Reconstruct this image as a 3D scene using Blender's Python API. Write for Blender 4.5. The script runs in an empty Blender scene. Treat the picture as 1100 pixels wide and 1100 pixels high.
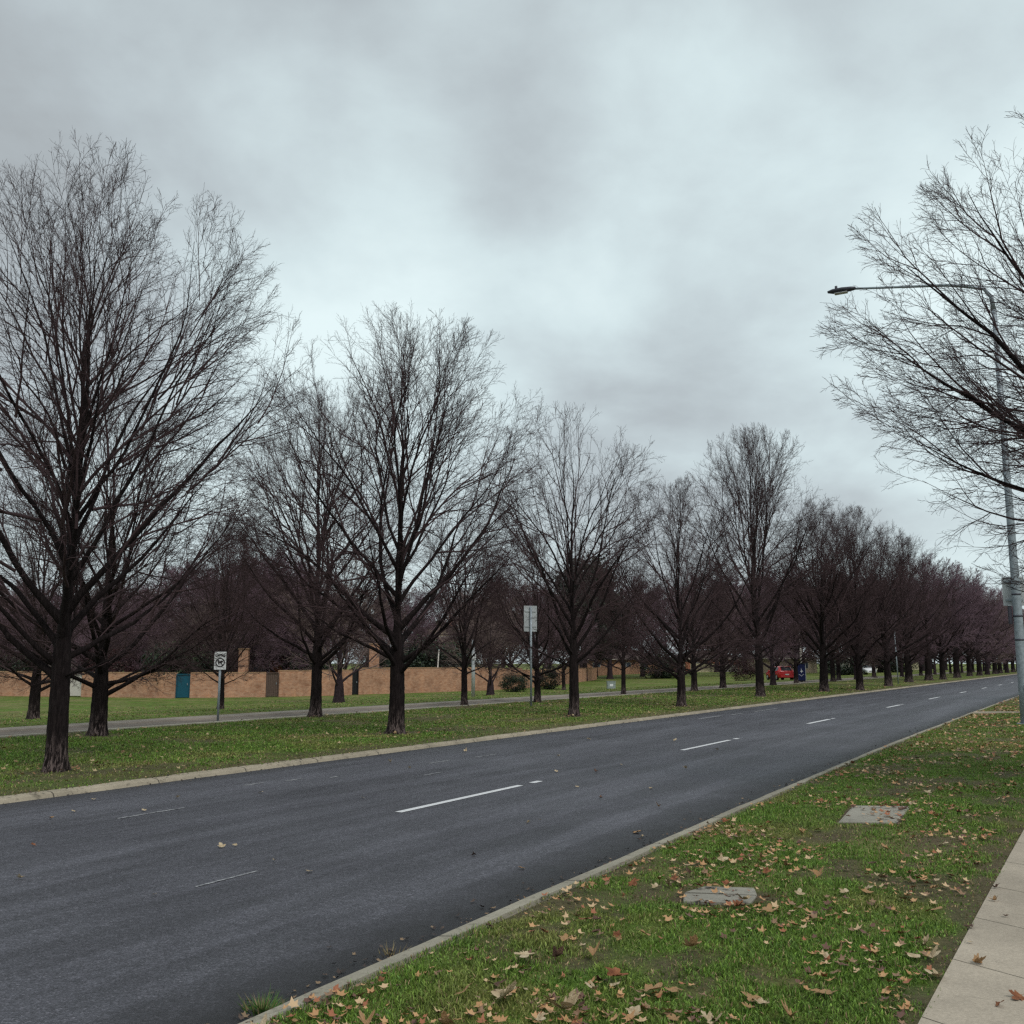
import bpy, math, random
import numpy as np
from mathutils import Vector

random.seed(7)
sc = bpy.context.scene
COL = sc.collection

# ------------------------------------------------------------------ road frame
TH = math.radians(29.0)
ST, CT = math.sin(TH), math.cos(TH)
EYE = 1.8

def bend(u):
    """sideways shift of the whole street: straight, then a two degree turn"""
    u = np.asarray(u, float)
    t = np.clip((u - 18) / 8.0, -40, 40)
    b = .036 * 8.0 * np.log1p(np.exp(t))
    return np.where(u > 300, .036 * (u - 18), b)

def xy(u, v):
    v = np.asarray(v, float) + bend(u)
    return u * ST + v * CT, u * CT - v * ST

def uv_of(X, Y):
    u = X * ST + Y * CT
    v = X * CT - Y * ST
    return u, v - bend(u)

def sstep(a, b, x):
    t = np.clip((np.asarray(x, float) - a) / (b - a), 0, 1)
    return t * t * (3 - 2 * t)

def _hash(ix, iy, s):
    n = (ix * 374761393 + iy * 668265263 + s * 1442695041) & 0x7fffffff
    n = ((n ^ (n >> 13)) * 1274126177) & 0x7fffffff
    return ((n ^ (n >> 16)) & 0xffff) / 65535.0

def vnoise(x, y, s=0):
    x = np.asarray(x, float); y = np.asarray(y, float)
    ix = np.floor(x).astype(np.int64); iy = np.floor(y).astype(np.int64)
    fx = x - ix; fy = y - iy
    fx = fx * fx * (3 - 2 * fx); fy = fy * fy * (3 - 2 * fy)
    a = _hash(ix, iy, s); b = _hash(ix + 1, iy, s); c = _hash(ix, iy + 1, s); d = _hash(ix + 1, iy + 1, s)
    return (a * (1 - fx) + b * fx) * (1 - fy) + (c * (1 - fx) + d * fx) * fy

def fbm(x, y, s=0, o=4):
    t = 0; a = .5
    for i in range(o):
        t = t + a * vnoise(x * 2 ** i, y * 2 ** i, s + i * 17); a *= .5
    return t / (1 - .5 ** o)

def ground_z(u, v):
    """height of the ground over the street frame (v already without the bend)"""
    u = np.asarray(u, float); v = np.asarray(v, float)
    drop = 0.74 * sstep(-24.4, -42, v) * (1 - .75 * sstep(80, 180, u))
    z = np.where(v > -3.45, .13 + .02 * sstep(-3.4, -1.0, v), np.where(v < -12.3, .074 + .046 * sstep(-12.36, -13.4, v) - drop, 0.0))
    n = (fbm(u * .9, v * .9, 5, 3) - .5) * .05
    n = n * np.where(v > -3.45, sstep(-3.3, -2.9, v) * sstep(-.45, -.9, v) , sstep(-12.5, -13.5, v) * (1 - sstep(-20.7, -21.3, v) * (1 - sstep(-24.5, -26, v))))
    return z + n

def gpt(X, Y):
    u, v = uv_of(X, Y)
    return float(ground_z(u, v))

# ------------------------------------------------------------------ helpers
def mesh_np(name, V, F, mat=None, parent=None, smooth=False, uv=None, colors=None, link=True):
    """V (n,3); F list of index arrays (m,k)"""
    me = bpy.data.meshes.new(name)
    V = np.asarray(V, np.float32)
    if not isinstance(F, (list, tuple)):
        F = [F]
    F = [np.asarray(f, np.int32) for f in F if len(f)]
    me.vertices.add(len(V)); me.vertices.foreach_set('co', V.ravel())
    idx = np.concatenate([f.ravel() for f in F])
    cnt = np.concatenate([np.full(len(f), f.shape[1], np.int32) for f in F])
    st = np.concatenate([[0], np.cumsum(cnt)[:-1]]).astype(np.int32)
    me.loops.add(len(idx)); me.loops.foreach_set('vertex_index', idx)
    me.polygons.add(len(cnt)); me.polygons.foreach_set('loop_start', st)
    me.polygons.foreach_set('use_smooth', np.full(len(cnt), smooth))
    if uv is not None:
        l = me.uv_layers.new(name='UVMap')
        l.data.foreach_set('uv', np.asarray(uv, np.float32)[idx].ravel())
    if colors is not None:
        for cn, c in colors.items():
            a = me.color_attributes.new(cn, 'FLOAT_COLOR', 'POINT')
            c = np.asarray(c, np.float32)
            a.data.foreach_set('color', np.concatenate([c, np.ones((len(c), 1), np.float32)], 1).ravel())
    me.update(calc_edges=True); me.validate()
    if mat is not None:
        me.materials.append(mat)
    if not link:
        return me
    o = bpy.data.objects.new(name, me)
    COL.objects.link(o)
    if parent is not None:
        o.parent = parent
    return o

class MB:
    """collects polygons of one mesh"""
    def __init__(s): s.v = []; s.f = []
    def add(s, vs, fs):
        n = len(s.v); s.v += [tuple(p) for p in vs]; s.f += [tuple(i + n for i in f) for f in fs]; return s
    def box(s, c, d, rz=0., bev=0.):
        x, y, z = d[0] / 2, d[1] / 2, d[2] / 2
        b = min(bev, x * .9, y * .9, z * .9)
        pts = []
        if b <= 0:
            pts = [(i * x, j * y, k * z) for k in (-1, 1) for j in (-1, 1) for i in (-1, 1)]
            fs = [(0, 2, 3, 1), (4, 5, 7, 6), (0, 1, 5, 4), (2, 6, 7, 3), (0, 4, 6, 2), (1, 3, 7, 5)]
        else:
            rings = [(-z, b), (-z + b, 0), (z - b, 0), (z, b)]
            for zz, i in rings:
                X, Y = x - i, y - i
                pts += [(-X + b, -Y, zz), (X - b, -Y, zz), (X, -Y + b, zz), (X, Y - b, zz), (X - b, Y, zz), (-X + b, Y, zz), (-X, Y - b, zz), (-X, -Y + b, zz)]
            fs = [tuple(range(7, -1, -1)), tuple(range(24, 32))]
            for r in range(3):
                for k in range(8):
                    a = r * 8 + k; c2 = r * 8 + (k + 1) % 8
                    fs.append((a, c2, c2 + 8, a + 8))
        cr, sr = math.cos(rz), math.sin(rz)
        pts = [(c[0] + p[0] * cr - p[1] * sr, c[1] + p[0] * sr + p[1] * cr, c[2] + p[2]) for p in pts]
        return s.add(pts, fs)
    def tube(s, pts, rad, n=8, cap=True):
        pts = [Vector(p) for p in pts]
        if not hasattr(rad, '__len__'): rad = [rad] * len(pts)
        vs = []; fs = []
        for i, p in enumerate(pts):
            d = (pts[min(i + 1, len(pts) - 1)] - pts[max(i - 1, 0)]).normalized()
            up = Vector((0, 0, 1)) if abs(d.z) < .9 else Vector((1, 0, 0))
            a = d.cross(up).normalized(); b = a.cross(d)
            for k in range(n):
                t = 2 * math.pi * k / n
                vs.append(p + (a * math.cos(t) + b * math.sin(t)) * rad[i])
        for i in range(len(pts) - 1):
            for k in range(n):
                a0 = i * n + k; a1 = i * n + (k + 1) % n
                fs.append((a0, a0 + n, a1 + n, a1))
        if cap:
            fs.append(tuple(range(n))); fs.append(tuple(range((len(pts) - 1) * n + n - 1, (len(pts) - 1) * n - 1, -1)))
        return s.add(vs, fs)
    def build(s, name, mat, parent=None, smooth=False):
        me = bpy.data.meshes.new(name); me.from_pydata([tuple(p) for p in s.v], [], s.f)
        me.update(); me.materials.append(mat)
        if smooth:
            for p in me.polygons: p.use_smooth = True
        o = bpy.data.objects.new(name, me); COL.objects.link(o)
        if parent is not None: o.parent = parent
        return o

def tag(o, label=None, cat=None, group=None, kind=None):
    if label: o['label'] = label
    if cat: o['category'] = cat
    if group: o['group'] = group
    if kind: o['kind'] = kind
    return o

def empty(name, loc, rz=0., label=None, cat=None, group=None):
    o = bpy.data.objects.new(name, None); COL.objects.link(o)
    o.location = loc; o.rotation_euler = (0, 0, rz); o.empty_display_size = .3
    return tag(o, label, cat, group)

def copy_tree(o, parent=None):
    c = o.copy(); COL.objects.link(c); c.parent = parent
    for ch in list(o.children): copy_tree(ch, c)
    return c

# ------------------------------------------------------------------ materials
class NT:
    def __init__(s, name):
        s.m = bpy.data.materials.new(name); s.m.use_nodes = True
        s.t = s.m.node_tree; s.b = s.t.nodes['Principled BSDF']
    def n(s, typ, **k):
        nd = s.t.nodes.new(typ)
        for a, b in k.items():
            if a.startswith('i_'):
                key = a[2:]
                key = int(key) if key.isdigit() else key.replace('_', ' ')
                nd.inputs[key].default_value = b
            else: setattr(nd, a, b)
        return nd
    def l(s, a, b): s.t.links.new(a, b)
    def noise(s, scale, detail=4, rough=.6, vec=None, dist=0.):
        nd = s.n('ShaderNodeTexNoise'); nd.inputs['Scale'].default_value = scale
        nd.inputs['Detail'].default_value = detail; nd.inputs['Roughness'].default_value = rough
        nd.inputs['Distortion'].default_value = dist
        if vec is not None: s.l(vec, nd.inputs['Vector'])
        return nd.outputs['Fac']
    def ramp(s, fac, stops, interp='LINEAR'):
        nd = s.n('ShaderNodeValToRGB'); cr = nd.color_ramp; cr.interpolation = interp
        while len(cr.elements) < len(stops): cr.elements.new(.5)
        for e, (p, c) in zip(cr.elements, stops):
            e.position = p; e.color = (*c, 1) if len(c) == 3 else c
        s.l(fac, nd.inputs['Fac']); return nd.outputs['Color']
    def mix(s, fac, a, b, mode='MIX'):
        nd = s.n('ShaderNodeMix', data_type='RGBA', blend_type=mode)
        for k, v in ((0, fac), (6, a), (7, b)):
            if hasattr(v, 'default_value') or hasattr(v, 'is_linked'): s.l(v, nd.inputs[k])
            elif k == 0: nd.inputs[0].default_value = v
            else: nd.inputs[k].default_value = (*v, 1)
        return nd.outputs[2]
    def math(s, op, a, b=None, clamp=False):
        nd = s.n('ShaderNodeMath', operation=op); nd.use_clamp = clamp
        for k, v in ((0, a), (1, b)):
            if v is None: continue
            if hasattr(v, 'is_linked'): s.l(v, nd.inputs[k])
            else: nd.inputs[k].default_value = v
        return nd.outputs[0]
    def bump(s, h, strength=.5, dist=.01, normal=None):
        nd = s.n('ShaderNodeBump'); nd.inputs['Strength'].default_value = strength
        nd.inputs['Distance'].default_value = dist; s.l(h, nd.inputs['Height'])
        if normal is not None: s.l(normal, nd.inputs['Normal'])
        s.l(nd.outputs[0], s.b.inputs['Normal']); return nd.outputs[0]
    def base(s, c, rough=.8, spec=.3, metal=0.):
        if hasattr(c, 'is_linked'): s.l(c, s.b.inputs['Base Color'])
        else: s.b.inputs['Base Color'].default_value = (*c, 1)
        if hasattr(rough, 'is_linked'): s.l(rough, s.b.inputs['Roughness'])
        else: s.b.inputs['Roughness'].default_value = rough
        s.b.inputs['Specular IOR Level'].default_value = spec
        s.b.inputs['Metallic'].default_value = metal
        return s
    def obj(s): return s.n('ShaderNodeTexCoord').outputs['Object']
    def uv(s): return s.n('ShaderNodeTexCoord').outputs['UV']
    def geo(s): return s.n('ShaderNodeNewGeometry').outputs['Position']

def simple(name, c, rough=.7, spec=.3, metal=0., var=.18, scale=6., bump=.0):
    s = NT(name); P = s.obj()
    n = s.noise(scale, 5, .65, P)
    lo = tuple(x * (1 - var) for x in c); hi = tuple(min(1, x * (1 + var)) for x in c)
    s.base(s.ramp(n, [(.3, lo), (.7, hi)]), rough, spec, metal)
    if bump: s.bump(s.noise(scale * 6, 4, .7, P), bump, .01)
    return s.m

M = {}
# asphalt: uv = metres along / across the street
def asphalt():
    s = NT('asphalt'); P = s.geo(); U = s.uv()
    sep = s.n('ShaderNodeSeparateXYZ'); s.l(U, sep.inputs[0])
    along, across = sep.outputs[0], sep.outputs[1]
    st = s.n('ShaderNodeCombineXYZ'); s.l(s.math('MULTIPLY', along, .05), st.inputs[0]); s.l(s.math('MULTIPLY', across, 1.0), st.inputs[1])
    streak = s.noise(1.25, 5, .55, st.outputs[0], .3)
    st2 = s.n('ShaderNodeCombineXYZ'); s.l(s.math('MULTIPLY', along, .16), st2.inputs[0]); s.l(across, st2.inputs[1])
    streak2 = s.noise(3.0, 5, .6, st2.outputs[0], .5)
    blot = s.noise(.5, 5, .6, P, .4)
    agg = s.noise(70, 4, .8, P)
    vor = s.n('ShaderNodeTexVoronoi'); vor.inputs['Scale'].default_value = 85; s.l(P, vor.inputs['Vector'])
    vs_ = s.n('ShaderNodeSeparateColor'); s.l(vor.outputs['Color'], vs_.inputs[0])
    mot = s.noise(14, 6, .8, P)
    c = s.ramp(streak, [(.42, (.040, .038, .047)), (.5, (.066, .064, .077)), (.60, (.120, .119, .140))])
    c = s.mix(.5, c, s.ramp(streak2, [(.40, (.038, .036, .046)), (.60, (.112, .110, .134))]))
    c = s.mix(.35, c, s.ramp(blot, [(.38, (.056, .055, .062)), (.62, (.100, .100, .112))]))
    c = s.mix(.75, c, s.ramp(agg, [(.36, (.45, .45, .46)), (.5, (.95, .95, .95)), (.64, (1.7, 1.7, 1.7))]), 'MULTIPLY')
    c = s.mix(1., c, s.ramp(vs_.outputs[0], [(.0, (.6, .6, .6)), (.6, (.95, .95, .95)), (.93, (1.2,) * 3), (1., (1.9, 1.85, 1.8))]), 'MULTIPLY')
    c = s.mix(1., c, s.ramp(mot, [(.35, (.72,) * 3), (.65, (1.3,) * 3)]), 'MULTIPLY')
    # dark gutter edges: wet asphalt plus kerb occlusion shade painted in, ragged border
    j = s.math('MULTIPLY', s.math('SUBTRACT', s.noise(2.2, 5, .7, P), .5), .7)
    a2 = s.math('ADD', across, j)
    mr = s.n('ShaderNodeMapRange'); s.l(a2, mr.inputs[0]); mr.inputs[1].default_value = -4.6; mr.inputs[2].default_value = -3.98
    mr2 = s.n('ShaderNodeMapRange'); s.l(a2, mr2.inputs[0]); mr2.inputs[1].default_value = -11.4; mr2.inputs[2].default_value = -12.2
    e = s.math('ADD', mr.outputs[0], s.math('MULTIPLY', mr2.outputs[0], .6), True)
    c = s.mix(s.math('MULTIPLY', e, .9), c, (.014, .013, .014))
    s.base(c, s.ramp(streak2, [(.3, (.52,) * 3), (.7, (.7,) * 3)]), .45)
    h = s.math('ADD', s.math('MULTIPLY', agg, 1.0), vor.outputs['Distance'])
    s.bump(h, .8, .006)
    return s.m
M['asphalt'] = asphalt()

def turf(name, soil_attr=False, dry=.5, leaf=0.):
    s = NT(name); P = s.geo()
    big = s.noise(.35, 5, .6, P, .5); mid = s.noise(2.3, 6, .7, P, .3); fin = s.noise(38, 4, .8, P)
    c = s.ramp(mid, [(.35, (.060, .085, .018)), (.5, (.105, .140, .028)), (.64, (.17, .18, .05))])
    patch = s.noise(.9, 3, .5, P, .8)
    c = s.mix(s.ramp(patch, [(.50, (0,) * 3), (.62, (.6,) * 3)]), c, (.095, .20, .022))
    c = s.mix(s.ramp(big, [(.42 + .1 * (1 - dry) , (0,) * 3), (.66, (.8,) * 3)]), c, s.ramp(mid, [(.3, (.15, .125, .055)), (.7, (.28, .24, .11))]))
    c = s.mix(1., c, s.ramp(fin, [(.25, (.35,) * 3), (.5, (1.,) * 3), (.75, (1.75,) * 3)]), 'MULTIPLY')
    if soil_attr:
        at = s.n('ShaderNodeVertexColor', layer_name='soil')
        sp = s.n('ShaderNodeSeparateColor'); s.l(at.outputs[0], sp.inputs[0])
        soil = s.ramp(s.noise(30, 5, .75, P), [(.3, (.045, .032, .022)), (.6, (.15, .11, .075)), (.8, (.26, .20, .14))])
        c = s.mix(sp.outputs[0], c, soil)
    s.base(c, .9, .15)
    s.bump(s.math('ADD', fin, s.math('MULTIPLY', mid, 2.)), 1., .03)
    return s.m
M['verge'] = turf('verge_turf', True, .2)
M['median'] = turf('median_turf', True, .45)
M['reserve'] = turf('reserve_turf', False, .62)

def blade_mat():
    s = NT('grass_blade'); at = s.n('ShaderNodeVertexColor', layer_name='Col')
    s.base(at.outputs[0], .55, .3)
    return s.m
M['blade'] = blade_mat()

def concrete(name, c, dark=.55, joints=None, stain=.5):
    s = NT(name); P = s.geo()
    a = s.noise(1.3, 6, .65, P, .4); b = s.noise(60, 4, .75, P); d = s.noise(9, 5, .7, P, 1.)
    col = s.ramp(a, [(.3, tuple(x * .78 for x in c)), (.6, c), (.8, tuple(min(1, x * 1.12) for x in c))])
    col = s.mix(1., col, s.ramp(b, [(.3, (.8,) * 3), (.7, (1.15,) * 3)]), 'MULTIPLY')
    col = s.mix(s.ramp(d, [(.55, (0,) * 3), (.75, (stain,) * 3)]), col, tuple(x * dark for x in c))
    big = s.noise(.55, 3, .5, P); col = s.mix(1., col, s.ramp(big, [(.35, (.82,) * 3), (.6, (1.06,) * 3)]), 'MULTIPLY')
    if joints:
        dt = s.n('ShaderNodeVectorMath', operation='DOT_PRODUCT'); s.l(P, dt.inputs[0]); dt.inputs[1].default_value = (ST, CT, 0)
        fr = s.math('FRACT', s.math('DIVIDE', dt.outputs['Value'], joints))
        col = s.mix(s.math('MULTIPLY', s.math('LESS_THAN', fr, .012), .8), col, (.04, .035, .03))
    s.base(col, .9, .2); s.bump(s.math('ADD', b, d), .35, .006)
    return s.m
M['path'] = concrete('path_concrete', (.42, .36, .285), .55)
M['joint'] = simple('joint_dirt', (.035, .03, .026), .95)
M['kerb'] = concrete('kerb_concrete', (.36, .33, .26), .25, 1.8, stain=1.)
M['kerb_far'] = concrete('kerb_far_concrete', (.40, .345, .26), .3, 1.8, stain=.95)
M['service_kerb'] = concrete('service_kerb_concrete', (.45, .42, .34), .6)
M['service'] = concrete('service_road_surface', (.21, .178, .15), .6)
M['service_path'] = concrete('service_path_concrete', (.30, .26, .22), .6)
M['pit'] = concrete('pit_lid_concrete', (.33, .31, .26), .4, stain=.9)
def paint():
    s = NT('road_paint'); P = s.geo()
    n = s.noise(26, 5, .8, P); c = s.ramp(n, [(.28, (.10, .10, .11)), (.42, (.62, .62, .63)), (.7, (.80, .80, .80))])
    s.base(c, .6, .3); return s.m
M['paint'] = paint()
def worn():
    s = NT('worn_road_paint'); P = s.geo()
    n = s.noise(14, 6, .85, P); c = s.ramp(n, [(.42, (.07, .072, .082)), (.56, (.36, .36, .37)), (.7, (.5, .5, .5))])
    s.base(c, .7, .3); return s.m
M['worn'] = worn()

def bark(name, lo, hi, pale=None):
    s = NT(name); P = s.obj()
    mp = s.n('ShaderNodeMapping'); s.l(P, mp.inputs[0]); mp.inputs['Scale'].default_value = (1, 1, .16)
    n = s.noise(26, 6, .75, mp.outputs[0], .6); m = s.noise(3, 4, .6, P)
    c = s.ramp(n, [(.3, tuple(x * .35 for x in lo)), (.5, lo), (.72, hi)])
    if pale:
        sep = s.n('ShaderNodeSeparateXYZ'); s.l(P, sep.inputs[0])
        mr = s.n('ShaderNodeMapRange'); s.l(s.math('ADD', sep.outputs[2], s.math('MULTIPLY', s.noise(6, 3, .6, P), .5)), mr.inputs[0])
        mr.inputs[1].default_value = .95; mr.inputs[2].default_value = .45
        k = s.math('MULTIPLY', mr.outputs[0], s.ramp(n, [(.48, (0,) * 3), (.6, (1,) * 3)]))
        c = s.mix(k, c, pale)
    s.base(c, .95, .12); s.bump(s.math('ADD', n, s.math('MULTIPLY', m, .5)), 1., .03)
    return s.m
M['bark'] = bark('dark_bark', (.017, .012, .012), (.040, .030, .029), (.20, .15, .14))
M['twig'] = simple('twig_bark', (.070, .045, .047), .9, .12, var=.35, scale=.8)
M['bark2'] = bark('purple_bark', (.038, .026, .030), (.075, .052, .058))
M['twig2'] = simple('purple_twig', (.190, .125, .150), .9, .1, var=.4, scale=.4)
M['twig3'] = simple('brown_twig', (.185, .135, .125), .9, .1, var=.4, scale=.4)

def brick():
    s = NT('brickwork'); P = s.obj()
    sep = s.n('ShaderNodeSeparateXYZ'); s.l(P, sep.inputs[0])
    cb = s.n('ShaderNodeCombineXYZ'); s.l(s.math('ADD', sep.outputs[0], sep.outputs[1]), cb.inputs[0]); s.l(sep.outputs[2], cb.inputs[1])
    br = s.n('ShaderNodeTexBrick'); s.l(cb.outputs[0], br.inputs['Vector'])
    br.inputs['Color1'].default_value = (.43, .20, .115, 1); br.inputs['Color2'].default_value = (.56, .31, .20, 1)
    br.inputs['Mortar'].default_value = (.36, .29, .22, 1); br.inputs['Scale'].default_value = 1.
    br.inputs['Brick Width'].default_value = .24; br.inputs['Row Height'].default_value = .086; br.inputs['Mortar Size'].default_value = .008
    n = s.noise(1.2, 6, .7, P, .5)
    c = s.mix(1., br.outputs['Color'], s.ramp(n, [(.32, (.66, .62, .6)), (.5, (.97, .97, .97)), (.70, (1.2, 1.15, 1.08))]), 'MULTIPLY')
    s.base(c, .9, .15); s.bump(br.outputs['Fac'], -.5, .006)
    return s.m
M['brick'] = brick()
M['coping'] = simple('brick_coping', (.36, .22, .13), .9, var=.3, scale=3)
M['redbrick'] = simple('red_brick', (.30, .12, .075), .9, var=.3, scale=9)
M['cream'] = simple('cream_render', (.56, .50, .33), .85, var=.08)
M['teal'] = simple('teal_paint', (.006, .075, .115), .6, var=.15)
M['whitepaint'] = simple('off_white_paint', (.60, .55, .49), .6, var=.08)
M['timber'] = simple('weathered_timber', (.11, .075, .06), .9, var=.4, scale=12)
M['render'] = simple('beige_weatherboard', (.42, .34, .25), .85, var=.1)
M['rooftile'] = simple('roof_tiles', (.085, .06, .055), .85, var=.3, scale=5, bump=.4)
M['rooftile2'] = simple('roof_tiles_grey', (.11, .10, .10), .85, var=.3, scale=5, bump=.4)
M['glass'] = simple('window_glass', (.06, .075, .10), .12, .6, var=.1)
M['galv'] = simple('galvanised_steel', (.30, .34, .37), .55, .4, .35, var=.25, scale=9, bump=.1)
M['galv2'] = simple('sign_back_aluminium', (.46, .48, .49), .5, .4, .3, var=.14, scale=3)
M['dkmetal'] = simple('dark_lantern_metal', (.045, .045, .06), .5, .4)
M['signwhite'] = simple('sign_white', (.78, .78, .78), .5, var=.05)
M['signblack'] = simple('sign_black', (.015, .015, .017), .5)
M['blue'] = simple('blue_paint', (.008, .014, .075), .5, var=.2)
M['greycab'] = simple('grey_cabinet', (.27, .31, .30), .7, var=.12)
M['carred'] = simple('red_car_paint', (.50, .012, .018), .28, .6, var=.05)
M['carwhite'] = simple('white_car_paint', (.75, .76, .76), .3, .6, var=.03)
M['carglass'] = simple('car_glass', (.015, .018, .022), .08, .7)
M['rubber'] = simple('tyre_rubber', (.015, .015, .015), .85)
M['rim'] = simple('wheel_alloy', (.4, .4, .42), .35, .5, .7)
M['lampred'] = simple('tail_lamp', (.45, .01, .01), .2, .6)
M['lampclear'] = simple('head_lamp', (.7, .7, .72), .15, .6)
M['plate'] = simple('number_plate', (.6, .6, .58), .5)

# ------------------------------------------------------------------ street surfaces
def sheet(name, us, vs, zfun, mat, soil=None, kind='structure'):
    us = np.asarray(us, float); vs = np.asarray(vs, float)
    U, V = np.meshgrid(us, vs, indexing='ij')
    X, Y = xy(U, V); Z = zfun(U, V)
    P = np.stack([X, Y, Z + 0 * X], -1).reshape(-1, 3)
    nu, nv = len(us), len(vs)
    i, j = np.meshgrid(np.arange(nu - 1), np.arange(nv - 1), indexing='ij')
    a = (i * nv + j).ravel()
    F = np.stack([a, a + nv, a + nv + 1, a + 1], 1)
    cols = None
    if soil is not None:
        sv = soil(U, V).ravel(); cols = {'soil': np.stack([sv, sv, sv], 1)}
    o = mesh_np(name, P, F[:, ::-1], mat, smooth=True, uv=np.stack([U.ravel(), V.ravel()], 1), colors=cols)
    # make sure normals look up
    if o.data.polygons[0].normal.z < 0: o.data.flip_normals()
    return tag(o, kind=kind)

def spaced(a, b, d0, g=1.06, mx=30.):
    out = [a]; d = d0
    while out[-1] < b: out.append(out[-1] + d); d = min(d * g, mx)
    out[-1] = b
    return out

def path_edge(u):
    return -.76 + .031 * np.clip(np.asarray(u, float) - 5, -8, 24)
def soil_near(U, V):
    n = fbm(U * 1.1, V * 1.4, 3, 4); n2 = fbm(U * 5, V * 5, 9, 3)
    s = sstep(.54, .70, n + .35 * (n2 - .5)) * .75
    E = V - path_edge(U)
    s = np.maximum(s, sstep(-.26, -.03, E + .55 * (n2 - .5)) * .8)      # trodden strip by the path
    s = np.where(E > .02 + .03 * (n2 - .5), 1.05, s)
    s = np.maximum(s, (1 - sstep(-3.45, -3.3, V + .3 * (n2 - .5))) * .45)
    px, py = U - 10.2, V + 1.25                                              # bare patch
    s = np.maximum(s, .85 * np.exp(-(px ** 2 / .5 + py ** 2 / .1)) * sstep(.3, .6, n2 + .15))
    s = np.maximum(s, .6 * sstep(15, 26, U) * sstep(.42, .62, n))
    X, Y = xy(U, V)
    s = np.where((np.abs(X - 3.99 - (Y - 11.2) * .46) < .34) & (np.abs(Y - 11.2) < .62), 1., s)       # under the pit lids
    s = np.maximum(s, .97 * (1 - sstep(.2, .42, np.hypot((X - 1.5) * .8, Y - 7.4) + .25 * (n2 - .5))))
    return np.clip(s, 0, 1)
# trunk positions of the median rows, filled below, for the worn rings of soil round the trunks
ROW1 = [(10.4, -14.1), (19.8, -14.4), (29.1, -14.3), (37.2, -13.8), (50.4, -14.6), (60.3, -14.0), (65.5, -13.3), (77.1, -13.6)]
ROW2 = [(15.9, -20.0), (24.6, -20.9), (33.8, -21.0), (38.1, -20.6), (49.8, -21.0), (65.9, -20.9), (83.8, -21.0)]
def soil_median(U, V):
    n = fbm(U * .7, V * .9, 23, 4); n2 = fbm(U * 3, V * 3, 29, 3)
    s = sstep(.54, .72, n + .2 * (n2 - .5)) * .65
    for (a, b) in ROW1 + ROW2:
        r = np.hypot((U - a) / 1.4, V - b) + .5 * (n2 - .5)
        s = np.maximum(s, .75 * (1 - sstep(.3, .75, r)))
    s = np.maximum(s, (1 - sstep(.1, .75, -12.5 - V + .6 * (n2 - .5))) * .6)
    s = np.maximum(s, (1 - sstep(.05, .55, V + 21.5 + .4 * (n2 - .5))) * .7)
    return np.clip(s, 0, 1)

U_ALL = spaced(-30, 620, 1.2, 1.02, 12.)
g = mesh_np('ground', [(-3500, -3500, -1.1), (3500, -3500, -1.1), (3500, 3500, -1.1), (-3500, 3500, -1.1)], np.array([[0, 1, 2, 3]]), M['reserve']); tag(g, kind='structure')
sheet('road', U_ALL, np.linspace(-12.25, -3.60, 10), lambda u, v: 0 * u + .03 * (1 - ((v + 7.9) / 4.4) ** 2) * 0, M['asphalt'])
sheet('verge', spaced(-12, 620, .08, 1.012, 12.), np.linspace(-3.46, 1.9, 88), ground_z, M['verge'], soil_near)
sheet('median', spaced(-30, 620, .45, 1.012, 12.), np.linspace(-12.36, -21.38, 60), ground_z, M['median'], soil_median)
sheet('reserve', spaced(-60, 620, 1.5, 1.02, 12.), list(np.linspace(-24.62, -60, 24)) + [-75, -100, -150, -260, -420], ground_z, M['reserve'])
sheet('lawn', U_ALL, [1.88, 4, 8, 20, 60, 160, 300], lambda u, v: .15 + .0 * u, M['verge'], lambda u, v: .25 + 0 * u)

def prism_strip(name, us, prof, mat, wob=0., seg=None, lab=None):
    """extrudes a (v,z) profile along the street; seg = block length with a fine joint"""
    us = list(us); P = []; F = []
    n = len(prof)
    for k, u in enumerate(us):
        w = wob * (float(fbm(np.array(u * .8), np.array(2.), 41, 3)) - .5)
        for (v, z) in prof:
            ww = wob * .7 * (float(vnoise(u * 3.1, v * 7, 43)) - .5)
            x, y = xy(u, v + w + ww * .4); P.append((float(x), float(y), z + ww * .25))
    F = []
    for k in range(len(us) - 1):
        for i in range(n - 1):
            a = k * n + i; F.append((a, a + 1, a + 1 + n, a + n))
    o = mesh_np(name, P, np.array(F), mat, smooth=False)
    return tag(o, kind='structure')
KU = spaced(-12, 620, .12, 1.012, 12.)
prism_strip('kerb_near', KU, [(-3.62, -.05), (-3.60, .09), (-3.575, .125), (-3.46, .137), (-3.45, .06)], M['kerb'], .06)
prism_strip('kerb_far', KU, [(-12.17, -.02), (-12.19, .006), (-12.21, .045), (-12.25, .062), (-12.37, .075), (-12.39, .01)], M['kerb_far'], .07)
prism_strip('service_kerb', KU, [(-21.34, .05), (-21.35, .15), (-21.55, .15), (-21.6, .02)], M['service_kerb'], .03)
prism_strip('service_kerb_outer', KU, [(-23.9, .02), (-23.95, .10), (-24.6, .12), (-24.66, .0)], M['service_path'], .05)
sheet('service_road', U_ALL, [-21.56, -22.7, -23.96], lambda u, v: .055 + 0 * u, M['service'])

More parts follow.
